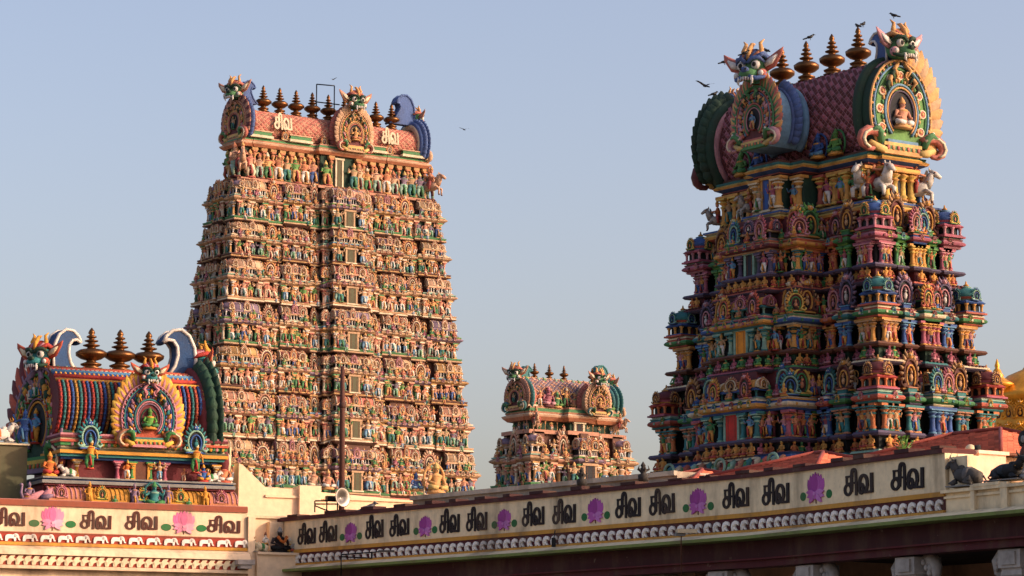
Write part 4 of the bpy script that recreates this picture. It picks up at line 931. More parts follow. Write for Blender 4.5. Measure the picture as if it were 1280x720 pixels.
S3 = [(0, .2, .25, 'corner'), (.25, .36, .25, 'panj'), (.4, .6, .8, 'bay'), (.64, .75, .25, 'panj'), (.8, 1, .25, 'corner')]
W3 = [(0, .28, .25, 'corner'), (.38, .62, .3, 'panj'), (.72, 1, .25, 'corner')]
small = warm_tower('temple_tower', 'small far temple tower of two storeys between the tallest tower and the right one', C3, zs3, [(3.4, 1.55), (3.2, 1.35)], S3, W3,
                   [-2.1, -1.05, 0, 2.05], .86, dict(ze=float(zat(513, 171)), zr=float(zat(478, 172)), gx=3.1, W=2.0, Hg=1.65, t1='mauve', t2='salmon', tl='cream', gp='maroon', ge='coral', gs='teal', gb='teal', dx=.95, dw=1.55, dh=1.75, hs=.9, du=.25, dv=.2), .5, 'night')
CUR[0] = M_ST
# ------------------------------------------------------------------ left building: sunlit parapet with painted words and elephants
def line_x(P0, d, px): return solve_along(P0, d, px)
A = at(0, 650, 107.3); B = at(307, 650, 111.5)
dL = np.array([B[0] - A[0], B[1] - A[1], 0]); dL /= np.linalg.norm(dL)
P0 = np.array([A[0], A[1], 9.3]); ML = frame((A[0], A[1], 0), dL)
lx = lambda px: line_x(P0, dL, px)
zl = lambda y: float(zat(y, 109.4))
def elephant(h, col, dirx=1):
    p = [(.0, 0), (.0, .45), (.05, .72), (.2, .86), (.5, .88), (.75, .84), (.88, .98), (1.08, 1.0), (1.22, .86), (1.3, .62), (1.34, .3), (1.44, .2), (1.42, .1), (1.28, .12), (1.2, .4), (1.12, .52), (1.04, .5), (1.02, 0), (.84, 0), (.82, .34), (.6, .36), (.32, .34), (.22, 0)]
    g = Geo(); g.prism([((x - .7) * h * dirx, z * h) for x, z in p], -.05, 0, col)
    e = [(.9, .9), (1.02, .86), (1.08, .66), (.98, .5), (.88, .6)]; g.prism([((x - .7) * h * dirx, z * h) for x, z in e], -.07, -.05, P['stone']); return g
def trunk_motif(h, col):
    g = Geo(); g.prism([(x * h, z * h) for x, z in [(-.42, 0), (-.46, .5), (-.3, .85), (.0, 1), (.3, .92), (.44, .7), (.4, .5), (.28, .62), (.1, .66), (.02, .4), (.14, .16), (.3, .02), (.1, .0), (-.1, .2), (-.16, 0)]], -.06, 0, col)
    g.ell((-.1 * h, -.06, .6 * h), (.16 * h, .05, .22 * h), P['white'], 6, 4); g.ell((-.3 * h, -.05, .28 * h), (.1 * h, .05, .26 * h), col, 6, 4); return g
def lotus(w, ca, cb, cc):
    g = Geo()
    pet = lambda cx, cz, a, l, b: [(cx + (s * b * math.sin(PI * q)) * math.cos(a) + l * q * math.sin(a), cz - (s * b * math.sin(PI * q)) * math.sin(a) + l * q * math.cos(a)) for s, qs in ((1, np.linspace(0, 1, 8)), (-1, np.linspace(1, 0, 8)[1:-1])) for q in qs]
    for i, (a, l, cx) in enumerate([(-.42, .62, -.2), (.42, .62, .2), (-.2, .72, -.16), (.2, .72, .16), (-.1, .76, -.07), (.1, .76, .07), (0, .8, 0)]): g.prism([(x * w, z * w) for x, z in pet(cx, .22, a, l, .15)], -.012 - .004 * i, 0, (ca, cb)[i % 2])
    for i, a in enumerate((-1.9, 1.9, -1.5, 1.5, -2.4, 2.4, PI)): g.prism([(x * w, z * w) for x, z in pet(0, .28, a, .5 if abs(a) < 2.6 else .26, .1)], -.045 - .004 * i, 0, (cb, cc)[i % 2])
    g.prism([(.07 * w * math.cos(t), (.24 + .07 * math.sin(t)) * w) for t in np.linspace(0, 2 * PI, 13)[:-1]], -.085, 0, cc); g.bx(-.02 * w, .02 * w, -.02, 0, -.12 * w, .08 * w, P['brown'])
    return g
def lily(rx, rz): return Geo().prism([(rx * math.cos(t), rz * math.sin(t)) for t in np.linspace(0, 2 * PI, 21)[:-1]], -.012, 0, P['forest'])
def painted_band(root, M, xf, words, lotuses, zb, lh, ccol, lcols, lw, discs=(.3, .2), od=None):
    for a, b in words:
        x0, x1 = xf(a), xf(b); s = (x1 - x0) / (1.64 * lh)
        tamil(lh, .128, -.022, 0, ccol).obj('lettering', M_WALL, root, M=M @ MT(x0 + RND.uniform(-.02, .02), 0, zb + RND.uniform(-.015, .015), 0, sx=s * RND.uniform(.96, 1.03), sy=1, sz=RND.uniform(.95, 1.04), ry=RND.uniform(-.02, .02)))
    for px in lotuses:
        o = lotus(lw, *lcols).obj('lotus_emblem', M_WALL, root, M=M @ MT(xf(px), 0, zb - .02, 0, 1, sx=1.12))
        for e in (-1, 1): lily(*discs).obj('lily_pad', M_WALL, root, M=M @ MT(xf(px) + e * (od or lw * .62 + discs[0]), 0, zb + .13, 0, 1))
left = empty('temple_hall', (A[0], A[1], 0), 'sunlit cream temple hall on the left whose parapet carries brown words over white elephants', 'temple hall')
LM = np.eye(4); LM[:3, :3] = ML[:3, :3]
X0, X1 = lx(-170), lx(309)
W_ = P['wall']; BR_ = hx('8a4630')
g = Geo(); g.bx(X0, X1, 0, 1.2, 0, zl(636), W_); g.bx(X0, X1, -.06, 1.3, zl(636), zl(629), BR_); g.bx(X0, X1, -.02, 1.26, zl(629), zl(628), hx('a06a60'))
g.obj('parapet', M_WALL, left, M=LM)
g = Geo(); g.bx(X0, X1 - .1, -.045, 0, zl(670), zl(668.3), BR_); g.bx(X0, X1 - .1, -.03, 0, zl(681), zl(670), hx('9a3424')); g.bx(X0, X1, -.09, 0, zl(685), zl(681), P['ochre'])
n = 21
for i in range(n): g.add(elephant(zl(671) - zl(680), P['white'], 1), MT(lx(-138 + i * 22.0), -.03, zl(680.3), 0, 1.05, sx=1.5))
g.obj('elephant_frieze', M_WALL, left, M=LM)
g = Geo(); zz = [zl(685), zl(690), zl(697)]
V = [(X0, -.02, zz[0]), (X1, -.02, zz[0]), (X1, -.34, zz[1]), (X0, -.34, zz[1]), (X0, -.42, zz[2]), (X1, -.42, zz[2]), (X0, 0, zz[2] - .05), (X1, 0, zz[2] - .05)]
g.raw(V, [(0, 3, 2, 1), (3, 4, 5, 2), (4, 6, 7, 5), (1, 2, 5, 7)], W_)
g.bx(X0, X1 - .4, -.3, 0, zl(710), zl(697.5), hx('8e3422'))
for i in range(46):
    x = X0 + (i + .5) * (X1 - .4 - X0) / 46; h = zl(698) - zl(709.5)
    g.prism([(x + q[0] * h * 1.25, zl(709.5) + q[1] * h) for q in [(-.45, 0), (-.5, .5), (-.2, .95), (.25, 1), (.1, .7), (.42, .5), (.45, .1), (.2, .45), (-.05, .3), (-.15, 0)]], -.34, -.3, P['cream'])
g.bx(X0, X1, -.36, 0, zl(714), zl(710), W_)
g.obj('drip_ledge', M_WALL, left, M=LM)
painted_band(left, LM, lx, [(-9, 32), (100, 141), (156, 198), (258, 300), (-72, -32), (-130, -90)], [66, 230], zl(662), zl(644.5) - zl(661), hx('4a2014'), (P['lotus'], hx('e08aa8'), hx('f0a8bc')), .78, (.2, .13))
g = Geo(); g.bx(lx(309.3), lx(318), -.12, 1., 0, zl(641), W_); g.obj('corner_pilaster', M_WALL, left, M=LM)
g = Geo(); g.bx(lx(290), lx(311), -.7, 0, zl(703), zl(697), P['stone']); g.bx(lx(294), lx(308), -.62, 0, zl(708), zl(703.2), P['stone'])
g.obj('stone_spout', M_STONE, left, M=LM)
# corner niche with its sculptures
niche = empty('corner_niche', (A[0], A[1], 0), 'cream corner pier with an open niche between the two painted parapets', 'pier')
g = Geo(); g.bx(lx(318.3), lx(384), -.3, 1.6, 0, zl(689), W_); g.bx(lx(318.3), lx(372), -.42, 1.5, zl(689), zl(686), W_); g.obj('pier', M_WALL, niche, M=LM)
g = Geo(); g.bx(lx(318.5), lx(374), .9, 1.3, zl(686), zl(640), W_); g.bx(lx(345), lx(362), .6, .9, zl(686), zl(645), W_); g.bx(lx(318.5), lx(376), .8, 1.4, zl(640), zl(637), W_); g.obj('back_wall', M_WALL, niche, M=LM)
def on_left(px, yout, z, rz, sc, sx=None):
    return LM_world @ MT(lx(px), yout, z, rz, sc, sx=sx)
LM_world = ML.copy()
def prop(name, geo, mat, M, label, cat, group=None):
    return tag(geo.obj(name, mat, None, M=M), label, cat, group)
g = Geo().add(statue_seated(P['black'], P['black'], P['black'], P['grey']), MT(0, 0, 0, 0, .9)); 
sd_ = empty('seated_sculpture', M=on_left(352, .15, zl(686), .2, 1), label='dark seated sculpture with an orange garland in the corner niche', cat='sculpture')
statue_seated(hx('2a1c1c'), P['black'], P['black'], P['grey']).obj('figure', M_ST, sd_, M=MT(0, 0, 0, 0, .98, sx=1.2))
gg = Geo().tube([(-.2, -.16, .62), (-.1, -.22, .46), (0, -.24, .4), (.1, -.22, .46), (.2, -.16, .62)], .06, P['orange'], 6); gg.obj('garland', M_ST, sd_)
statue_seated(P['cream'], P['amber'], P['amber'], P['white']).obj('small_figure', M_ST, sd_, M=MT(.42, -.05, 0, -.3, .6))
prop('small_sculpture', Geo().add(statue_standing(P['white'], P['amber'], P['black'], P['brown'], 1), MT(0, 0, 0, 0, .75)), M_ST, on_left(333, 0, zl(686), .3, 1), 'small white and yellow sculpture standing left of the dark seated one', 'sculpture')
prop('small_bull_sculpture', Geo().add(bull(P['cream'], P['amber'], P['green']), MT(0, 0, 0, 0, .62)), M_ST, on_left(325, -.05, zl(686), 0, 1), 'tiny pale bull sculpture at the left edge of the corner niche', 'sculpture')
prop('kneeling_sculpture', Geo().add(statue_seated(P['stone'], P['coral'], P['grey'], P['cream']), MT(0, 0, 0, 0, .6)), M_ST, on_left(370, .0, zl(686), 0, 1), 'small grey and red sculpture at the right edge of the corner niche', 'sculpture')
# ------------------------------------------------------------------ roof shrine with barrel vault on the left hall
SY = 2.3; PB = at(180, 600, 113.2); PB0 = np.array([PB[0], PB[1], 11.]); MB_ = frame((PB[0], PB[1], 0), dL)
bxp = lambda px: solve_along(PB0, dL, px)
zb_ = lambda y: float(zat(y, 113.0))
shr = empty('roof_shrine', M=MB_, label='barrel roofed shrine on the left hall with three brass finials and two blue curled horns', cat='shrine')
XA, XB = bxp(60), bxp(288); XM = (XA + XB) / 2
g = Geo(); g.bx(XA - .5, XB + .1, -.4, 5.2, zb_(650), zb_(634), hx('7a5a50')); g.bx(XA - .2, XB, 0, 4.8, zb_(634), zb_(604), P['maroon'])
g.obj('base', M_ST, shr)
def low_vault(x0, x1, ca, cb, z0, z1, name):
    g = Geo(); h = z1 - z0; a = [(-.42 + .42 * (1 - math.cos(t * PI / 16)) , z0 + h * (.25 + .75 * math.sin(t * PI / 16))) for t in range(9)]
    prof = [(-.46, z0), (-.46, z0 + .06), (-.42, z0 + .07)] + a + [(.4, z0 + h), (.4, z0)]
    V = [(x, y, z) for x in (x0, x1) for y, z in prof]; m = len(prof)
    g.raw(V, [(i, m + i, m + (i + 1) % m, (i + 1) % m) for i in range(m)] + [tuple(range(m - 1, -1, -1)), tuple(range(m, 2 * m))], ca)
    n = int((x1 - x0) / .16)
    for i in range(n + 1): g.tube([(x0 + (x1 - x0) * i / n, y, z) for y, z in a], .035, cb, 5)
    for i in range(int((x1 - x0) / .9)):
        x = x0 + .45 + i * .9; g.add(kudu('pink' if ca == P['salmon'] else 'gold'), MT(x, -.42, z0 + h * .3, 0, h * .75))
    g.obj(name, M_ST, shr)
for a, b, ca, cb in ((58, 103, 'salmon', 'rose'), (109, 158, 'amber', 'ochre'), (160, 205, 'mauve', 'purple'), (207, 254, 'amber', 'ochre'), (258, 292, 'salmon', 'rose')):
    low_vault(bxp(a), bxp(b), P[ca], P[cb], zb_(632), zb_(612), 'low_vault')
g = Geo(); g.bx(XA - .2, XB + .1, -.2, 4.9, zb_(610.5), zb_(608), P['maroon']); g.bx(XA - .3, XB + .1, -.3, 5, zb_(608), zb_(604), P['grey']); g.bx(XA - .2, XB + .05, -.2, 4.9, zb_(604), zb_(602), P['blue']); g.bx(XA - .3, XB + .1, -.34, 5, zb_(602), zb_(600), P['grey'])
g.obj('ledge', M_ST, shr)
g = Geo(); g.bx(bxp(88), bxp(276), .35, 4.4, zb_(600), zb_(575), P['maroon']); g.bx(bxp(150), bxp(206), .1, .4, zb_(600), zb_(575), P['maroon'])
g.obj('wall', M_ST, shr)
g = Geo()
for y0, y1, o, c in ((576.5, 573.5, .2, 'blue'), (573.5, 570, .38, 'teal'), (570, 566, .5, 'amber'), (566, 563, .42, 'olive'), (563, 560, .3, 'cream'), (560, 556, .42, 'green'), (556, 553, .5, 'coral'), (553, 550.5, .42, 'cream'), (550.5, 547.5, .5, 'maroon'), (547.5, 545, .45, 'rose')):
    g.bx(bxp(80) - o * .5, bxp(276) + o * .4, .25 - o, 4.4 + o, zb_(y0), zb_(y1), P[c])
for i in range(26): x = bxp(88) + i * (bxp(276) - bxp(88)) / 25; g.ell((x, -.14, zb_(558)), (.1, .06, .1), P['amber' if i % 2 else 'rose'], 6, 4)
g.obj('cornice', M_ST, shr)
hw_ = zb_(577) - zb_(600)
def sput(name, geo, px, y, z, sc, rz=0, sx=None, label=None):
    o = Geo().add(geo).obj(name, M_ST, shr, M=MT(bxp(px), y, z, rz, sc, sx=sx))
    if label: o['label'] = label
for px, ca, cb in ((96, 'amber', 'cream'), (147, 'pink', 'rose'), (165, 'green', 'amber'), (188, 'green', 'amber'), (206, 'pink', 'rose'), (276, 'amber', 'cream')): sput('column', pil(ca, cb), min(px, 270), .02, zb_(600), hw_)
for px, i in ((157, 0), (198, 5), (228, 12), (250, 7), (258, 3)): sput('statue', stand(True, i), px, -.12, zb_(600), hw_ * (1.05 if px < 200 else .72))
sput('doorway', Geo().bx(-.24, .24, -.05, .1, 0, hw_, P['brown']).bx(-.34, -.24, -.1, .1, 0, hw_, P['amber']).bx(.24, .34, -.1, .1, 0, hw_, P['amber']), 176.5, .06, zb_(600), 1)
for px in (108, 240): sput('hanging_statue', stand(True, 3), px, -.35, zb_(590), 1.15, label='golden statue under the green and red arch'); sput('niche_arch', kudu('teal'), px, -.3, zb_(563), zb_(531) - zb_(563), sx=.95)
sput('seated_statue', seat(('orange', 'red', 'amber', 'amber')), 62, .0, zb_(600), .95, .3); sput('bull_statue', memo('bw', lambda: bull(P['white'], P['amber'], P['green'])), 84, -.05, zb_(600), .62, 0)
sput('bull_statue', memo('bw', lambda: bull(P['white'], P['amber'], P['green'])), 266, -.05, zb_(600), .62, PI); sput('seated_statue', seat(('blue', 'amber', 'red', 'amber')), 253, -.1, zb_(600), .7); sput('seated_statue', seat(('flesh', 'white', 'coral', 'amber')), 280, .0, zb_(600), .85)
for px, i, c in ((106, 0, 'amber'), (252, 1, 'amber'), (163, 2, 'mauve'), (204, 3, 'mauve')):
    sput('bracket_figure', statue_standing(P[c], P[c], P['amber' if c == 'mauve' else 'ochre'], P[c], i), px, -.5, zb_(634), .85)
sput('seated_statue', seat(('teal', 'green', 'mint', 'green'), 'teal', 4), 187, -.55, zb_(635), .98, 0); 
for px in (139, 231): sput('seated_statue', seat(('green', 'teal', 'mint', 'green')), px, -.5, zb_(633), .36)
sput('peacock_statue', Geo().tube([(-.5, 0, .1), (0, 0, .2), (.6, 0, .5)], [.1, .25, .15], P['rose'], 8).tube([(-.4, 0, .2), (-.5, 0, .5), (-.45, 0, .8)], [.1, .07, .05], P['mauve'], 6).ell((-.48, 0, .85), (.09, .08, .08), P['mauve'], 7, 5).add(seat(('mauve', 'rose', 'amber', 'mauve')), MT(-.1, 0, .25, 0, .75)).tube([(.4, -.1, .3), (.8, -.1, .5), (1.0, -.1, .75)], [.12, .2, .04], P['rose'], 6).tube([(.4, -.2, .25), (.8, -.2, .35), (1.1, -.2, .4)], [.12, .16, .04], P['mauve'], 6), 38, -.2, zb_(634), .8)
# vault
ze_, zr_ = zb_(548), zb_(459); Wv = 4.3; L_ = bxp(274) - bxp(74); xm = (bxp(274) + bxp(74)) / 2
g = Geo(); n = 24; a = [hs(i / n, Wv, (zr_ - ze_) / .97, .97) for i in range(n + 1)]
V = [(x, y, z) for y in (-L_ / 2, L_ / 2) for x, z in a]; m_ = n + 1
g.raw(V, [(i, i + 1, m_ + i + 1, m_ + i) for i in range(n)] + [tuple(range(m_ - 1, -1, -1)), tuple(range(m_, 2 * m_))], P['maroon'])
ns = 40
fine = [hs(i / 120, Wv, (zr_ - ze_) / .97, .985) for i in range(121)]
for i in range(ns):
    y = -L_ / 2 + (i + .5) * L_ / ns; c = ('blue', 'red', 'teal', 'ochre', 'blue', 'coral', 'teal', 'red')[i % 8]
    for sl_ in (range(2, 38), range(83, 119)):
        pts = [(fine[k][0], y, fine[k][1]) for k in sl_]
        g.tube(pts, [.075 if k % 3 else .04 for k in sl_], [P[c], P[c], tuple(v * .45 for v in P[c])], 5)
for t, c, r in ((.315, 'amber', .07), (.345, 'red', .09), (.365, 'blue', .08), (.385, 'sky', .1), (.41, 'cream', .07), (.43, 'coral', .1), (.455, 'orange', .09)):
    for tt in (t, 1 - t):
        x, z = hs(tt, Wv, (zr_ - ze_) / .97, .98); g.tube([(x, -L_ / 2, z), (x, L_ / 2, z)], r, P[c], 6)
        if c in ('blue', 'cream'):
            for k in range(34): g.ell((x * 1.03, -L_ / 2 + (k + .5) * L_ / 34, z), (.08, .07, .08), P['amber' if c == 'blue' else 'red'], 5, 3)
g.obj('vault', M_ST, shr, M=MT(xm, SY, ze_, PI / 2))
ridge_crest(L_, [P['cream'], P['amber'], P['green'], P['coral'], P['cream'], P['mint']], .34).obj('ridge_crest', M_ST, shr, M=MT(xm, SY, zr_ - .02, PI / 2))
for px in (111, 147, 183):
    o = Geo().add(kalasam()).obj('finial', M_BRASS, shr, M=MT(solve_along(PB0 + SY * MB_[:3, 1], dL, px), SY, zr_ + .1, 0, 1.62, sx=2.0, sy=2.0))
hdr = memo('hd3', lambda: lion_head(HEADS['red']))
gl = dict(panel=P['bottle'], edge=P['bottle'], ring1=P['mauve'], ring2=P['green'], ring3=P['amber'], bead=P['amber'], inner=P['dark'], scroll=P['maroon'], fin=P['coral'], fin2=P['maroon'], finback=P['bottle'])
o = great_gable(shr, 'gable', MT(bxp(74) - .1, SY, zb_(590), -PI / 2 + .2), 3.7, zb_(455) - zb_(590), gl, hdr, rosettes=False, figure=stand(False, 14), dep=.6, fin='leaf', head_s=.33, curlc=hx('1d4878'), horn_dir=1, yaw=.45, cs=.32, nfin=11, fin_side=(-1,), rear=False, fk=1.5, back=False)
for i in range(14):
    t = i / 13; sx_, sz_ = hs(.2 + .6 * t, 3.7, zb_(455) - zb_(590), .62); Geo().add(stand(True, i * 3)).obj('gable_statue', M_ST, o, M=MT(sx_, -.15, sz_ - .3, 0, .75))
gr = dict(gl, fin=P['bottle'], fin2=P['bottle'], panel=P['maroon'], ring1=P['cream'], edge=P['maroon'], scroll=P['maroon'], bead=P['maroon'])
great_gable(shr, 'gable', MT(bxp(274) + .1, SY, zb_(590), PI / 2), 4.2, zb_(455) - zb_(590), gr, hdr, rosettes=False, dep=.6, fin='leaf', head_s=.3, curlc=hx('1d4878'), horn_dir=1, cs=.32, nfin=11, label='right gable end seen from behind with dark green leaves and a blue horn')
gd_ = dict(panel=P['coral'], edge=P['amber'], ring1=P['rose'], ring2=P['teal'], ring3=P['blue'], bead=P['mauve'], inner=P['maroon'], scroll=P['salmon'], fin=P['amber'], fin2=P['yellow'], finback=P['ochre'])
great_gable(shr, 'dormer', MT(bxp(181), -.35, zb_(560), 0), 2.25, zb_(478) - zb_(560), gd_, hdr, rosettes=False, figure=seat(('leaf', 'green', 'amber', 'leaf'), 'bottle'), dep=1.6, head_s=.4, fk=1.34)
# screens and walls behind the shrine
g = Geo(); g.bx(bxp(-60), bxp(46), 1.2, 1.6, zb_(650), zb_(559), P['olive']); g.bx(bxp(-60), bxp(48), 1.1, 1.7, zb_(559), zb_(557), P['cream']); g.bx(bxp(-1), bxp(2), 1.1, 1.2, zb_(650), zb_(559), P['cream'])
prop('screen_wall', g, M_WALL, MB_, 'olive panelled low wall at the left edge carrying the white bull', 'wall')
g = Geo(); g.bx(bxp(283), bxp(297), .9, 5.2, zb_(650), zb_(552), P['olive']); g.bx(bxp(297), bxp(299), .85, 5.2, zb_(650), zb_(551), P['cream'])
prop('screen_wall', g, M_WALL, MB_, 'narrow olive end wall on the right of the barrel roofed shrine', 'wall')
prop('bull_sculpture', Geo().add(bull(P['white'], P['amber'], P['orange']), MT(0, 0, 0, PI, 1.0)), M_ST, MB_ @ MT(bxp(14), 1.4, zb_(557), 0, 1.05), 'white bull with an orange cloth lying on the olive wall at left', 'sculpture')
prop('blue_sculpture', Geo().add(stand(False, 14) and statue_standing(P['blue'], P['blue'], P['sky'], P['blue'], 3)), M_ST, MB_ @ MT(bxp(42), 1.35, zb_(557), -.5, 1.3), 'blue standing sculpture beside the white bull under the left gable', 'sculpture')
PW = at(400, 615, 117); MW = frame((PW[0], PW[1], 0), dL); PW0 = np.array([PW[0], PW[1], 10.]); wx = lambda px: solve_along(PW0, dL, px); zw = lambda y: float(zat(y, 117))
g = Geo().prism([(wx(a_), zw(b_)) for a_, b_ in [(298, 660), (298, 583), (304, 586), (331, 611), (372, 613), (372, 609), (399, 609), (399, 615), (556, 624), (586, 624), (586, 660)]], 0, .5, W_)
g.bx(wx(372), wx(399), -.2, 0, zw(660), zw(608), W_); g.bx(wx(331), wx(556), -.08, 0, zw(624), zw(621), W_); g.bx(wx(530), wx(558), -.12, 0, zw(660), zw(613), W_); g.bx(wx(556), wx(586), -.1, .5, zw(660), zw(616), W_)
prop('stepped_wall', g, M_PEEL, MW, 'peeling cream wall with a sloping left shoulder below the tallest tower', 'wall')
g = Geo(); g.bx(lx(305), lx(460), 1.3, 6.5, 0, zl(638), hx('8a5e58')); prop('flat_roof', g, M_WALL, ML, 'dusky pink flat roof behind the inner corner of the parapets', 'roof')
# ------------------------------------------------------------------ right hall: shaded parapet over a dark colonnade
NODES = [(330, 113.9), (660, 101.6), (950, 92.2), (1182, 84.0), (1290, 80.9)]
pts = [at(px, 640, D) for px, D in NODES]; e_ = pts[-1] - pts[-2]; pts.append(pts[-1] + e_ / np.linalg.norm(e_) * 45)
zr = lambda y: float(zat(y, 92.2))
right = empty('temple_colonnade', (pts[2][0], pts[2][1], 0), 'shaded temple colonnade on the right with black words and purple lotuses along its parapet', 'colonnade')
segs = []
for i in range(len(pts) - 1):
    p, q = pts[i], pts[i + 1]; M = frame((p[0], p[1], 0), q - p); L = np.linalg.norm((q - p)[:2])
    Mi = M.copy(); Mi[:3, 3] -= np.array([pts[2][0], pts[2][1], 0]); segs.append((p, (q - p) / np.linalg.norm(q - p), L, Mi, M))
GW = hx('ead4aa'); DK = hx('3a0e14')
def rx(i, px):
    p, d, L, _, _ = segs[i]; return solve_along(np.array([p[0], p[1], 8.5]), np.array([d[0], d[1], 0]), px)
for i, (p, d, L, M, Mw) in enumerate(segs):
    e = .02
    if i < 3:
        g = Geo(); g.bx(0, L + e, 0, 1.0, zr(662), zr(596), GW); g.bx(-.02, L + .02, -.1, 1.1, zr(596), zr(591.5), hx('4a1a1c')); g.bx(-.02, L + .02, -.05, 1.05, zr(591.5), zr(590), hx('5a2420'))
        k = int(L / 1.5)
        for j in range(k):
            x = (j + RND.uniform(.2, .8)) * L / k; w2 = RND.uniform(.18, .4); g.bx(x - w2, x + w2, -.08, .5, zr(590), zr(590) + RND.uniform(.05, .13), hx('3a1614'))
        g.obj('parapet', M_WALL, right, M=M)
        g = Geo(); g.bx(0, L + e, -.06, 0, zr(645.5), zr(640), P['ochre']); g.bx(0, L + e, -.03, 0, zr(661.5), zr(645.5), P['dkred']); g.bx(0, L + e, -.1, 0, zr(664.5), zr(661.5), P['ochre'])
        n = int(L / .42); tm_ = trunk_motif(zr(648.5) - zr(661), P['white'])
        for j in range(n): g.add(tm_, MT((j + .5) * L / n, -.03, zr(661), 0, 1, sx=1.2))
        g.obj('frieze', M_WALL, right, M=M)
    g = Geo(); zz = [zr(664.5), zr(670.5), zr(674.5)]
    V = [(0, -.1, zz[0]), (L + e, -.1, zz[0]), (L + e, -.62, zz[1]), (0, -.62, zz[1]), (0, -.62, zz[2]), (L + e, -.62, zz[2]), (0, .3, zz[2]), (L + e, .3, zz[2])]
    g.raw(V, [(0, 3, 2, 1)], GW); g.raw(V, [(3, 4, 5, 2), (4, 6, 7, 5)], P['lime'])
    g.bx(0, L + e, 0, 1.2, zr(674), zr(664), GW)
    if i == 0: g.bx(-.05, 0, -.6, 1, zr(674.5), zr(664), GW)
    g.obj('eave', M_WALL, right, M=M)
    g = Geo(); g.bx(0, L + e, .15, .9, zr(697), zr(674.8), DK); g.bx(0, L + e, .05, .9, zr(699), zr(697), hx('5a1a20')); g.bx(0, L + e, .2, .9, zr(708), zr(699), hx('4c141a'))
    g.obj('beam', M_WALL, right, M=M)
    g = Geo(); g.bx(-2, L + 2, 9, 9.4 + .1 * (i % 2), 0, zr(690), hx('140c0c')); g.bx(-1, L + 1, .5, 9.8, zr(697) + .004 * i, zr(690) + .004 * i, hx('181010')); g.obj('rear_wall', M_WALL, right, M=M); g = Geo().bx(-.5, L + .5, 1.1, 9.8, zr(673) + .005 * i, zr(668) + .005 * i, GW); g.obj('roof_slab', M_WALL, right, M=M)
words = {0: [(372, 395.5), (398.5, 421), (456.5, 480), (486.5, 511.5), (549, 575), (582, 608.5)], 1: [(652.5, 680.5), (690, 719.5), (769, 801), (811, 844.5), (902.5, 937)], 2: [(952, 988), (1054, 1092.5), (1113, 1157)]}
lots = {0: [438.5, 531.5, 630], 1: [744.5, 872.5], 2: [1020]}
for i in range(3):
    painted_band(right, segs[i][3], lambda px, i=i: rx(i, px), words[i], lots[i], zr(632.5), zr(607) - zr(632), hx('170c0c'), (hx('9a3a8c'), hx('b458a6'), hx('c278b8')), (.66, .74, .82)[i], (.15, .13), (.54, .6, .68)[i])
# columns with carved capitals
def column_geo():
    g = Geo(); z1 = zr(709)
    g.bx(-.45, .45, -.45, .45, 0, .5, P['stone']); g.lathe([(.38, .5), (.34, .8), (.34, 2.4), (.4, 2.5), (.34, 2.6), (.34, z1 - .9), (.42, z1 - .85)], 12, P['stone'])
    return g
def capital_geo():
    g = Geo(); z1 = zr(709) - .02
    g.lathe([(.4, z1 - .86), (.62, z1 - .7), (.58, z1 - .55), (.66, z1 - .42)], 4, P['stone'], sm=False, ph=.5); g.bx(-.46, .46, -.5, .46, z1 - .5, z1, P['stone'])
    for e in (-1, 1):
        g.tube([(e * .4, 0, z1 - .08), (e * .75, -.05, z1 - .12), (e * .95, -.08, z1 - .3), (e * .92, -.08, z1 - .6), (e * .7, -.05, z1 - .72)], [.2, .22, .18, .13, .06], P['stone'], 7); g.ell((e * .85, -.2, z1 - .32), (.12, .1, .14), P['stone'], 6, 4)
        for q in range(3): g.ell((e * (.55 + .14 * q), -.24, z1 - .16 - .16 * q), (.09, .08, .1), P['stone'], 6, 4)
    g.bx(-.3, .3, -.56, -.5, z1 - .42, z1 - .06, P['stone'])
    return g
cg = column_geo(); kg = capital_geo(); cob = kob = None
for i, px in ((1, 760), (1, 885), (2, 992), (2, 1116), (3, 1246), (0, 420), (0, 530), (0, 640), (4, 1390)):
    M = segs[i][3] @ MT(rx(i, px), .85, 0)
    if cob is None: cob = cg.obj('column', M_STONE, right, M=M); kob = kg.obj('capital', M_STONE, cob)
    else:
        c = bpy.data.objects.new('column', cob.data); COL.objects.link(c); c.parent = right; c.matrix_local = Matrix(M.tolist())
        k = bpy.data.objects.new('capital', kob.data); COL.objects.link(k); k.parent = c
# low wall at the right end
p, d, L, M, Mw = segs[3]; zq = lambda y: float(zat(y, 82.8))
for j in (3, 4):
    Lj = segs[j][2]; g = Geo(); g.bx(0, Lj, 0, 1.2, zr(666), zq(613), GW); g.bx(-.05, Lj, -.14, 1.3, zq(613), zq(609), GW); g.bx(0, Lj, -.06, 0, zq(620), zq(617), GW)
    if j == 3:
        for a_, b_ in ((1216, 1221), (1253, 1262)): g.bx(rx(3, a_), rx(3, b_), -.12, 0, zq(640), zq(606), GW)
        g.bx(rx(3, 1221), rx(3, 1253), -.16, 1.2, zq(609), zq(605), GW)
    g.obj('low_wall', M_WALL, right, M=segs[j][3])
g = Geo(); g.bx(rx(3, 1183), rx(3, 1206), .1, .6, zq(612), zq(567), GW); g.obj('end_pier', M_WALL, right, M=M)
zt_ = zq(609)
def at_r(px, y, z, rz, sc): return Mw @ MT(rx(3, px), y, z, rz, sc)
prop('bull_sculpture', bull(hx('4a4642'), P['grey'], hx('6a6460')), M_ST, at_r(1203, .1, zq(606.5), .2, 1.0), 'grey couchant bull sculpture on the low wall at right end of parapet', 'sculpture')
o = empty('dark_sculpture', M=at_r(1253, .25, zq(603.5), 0, 1), label='black reclining bull sculpture with a dark disc behind it near the right edge', cat='sculpture')
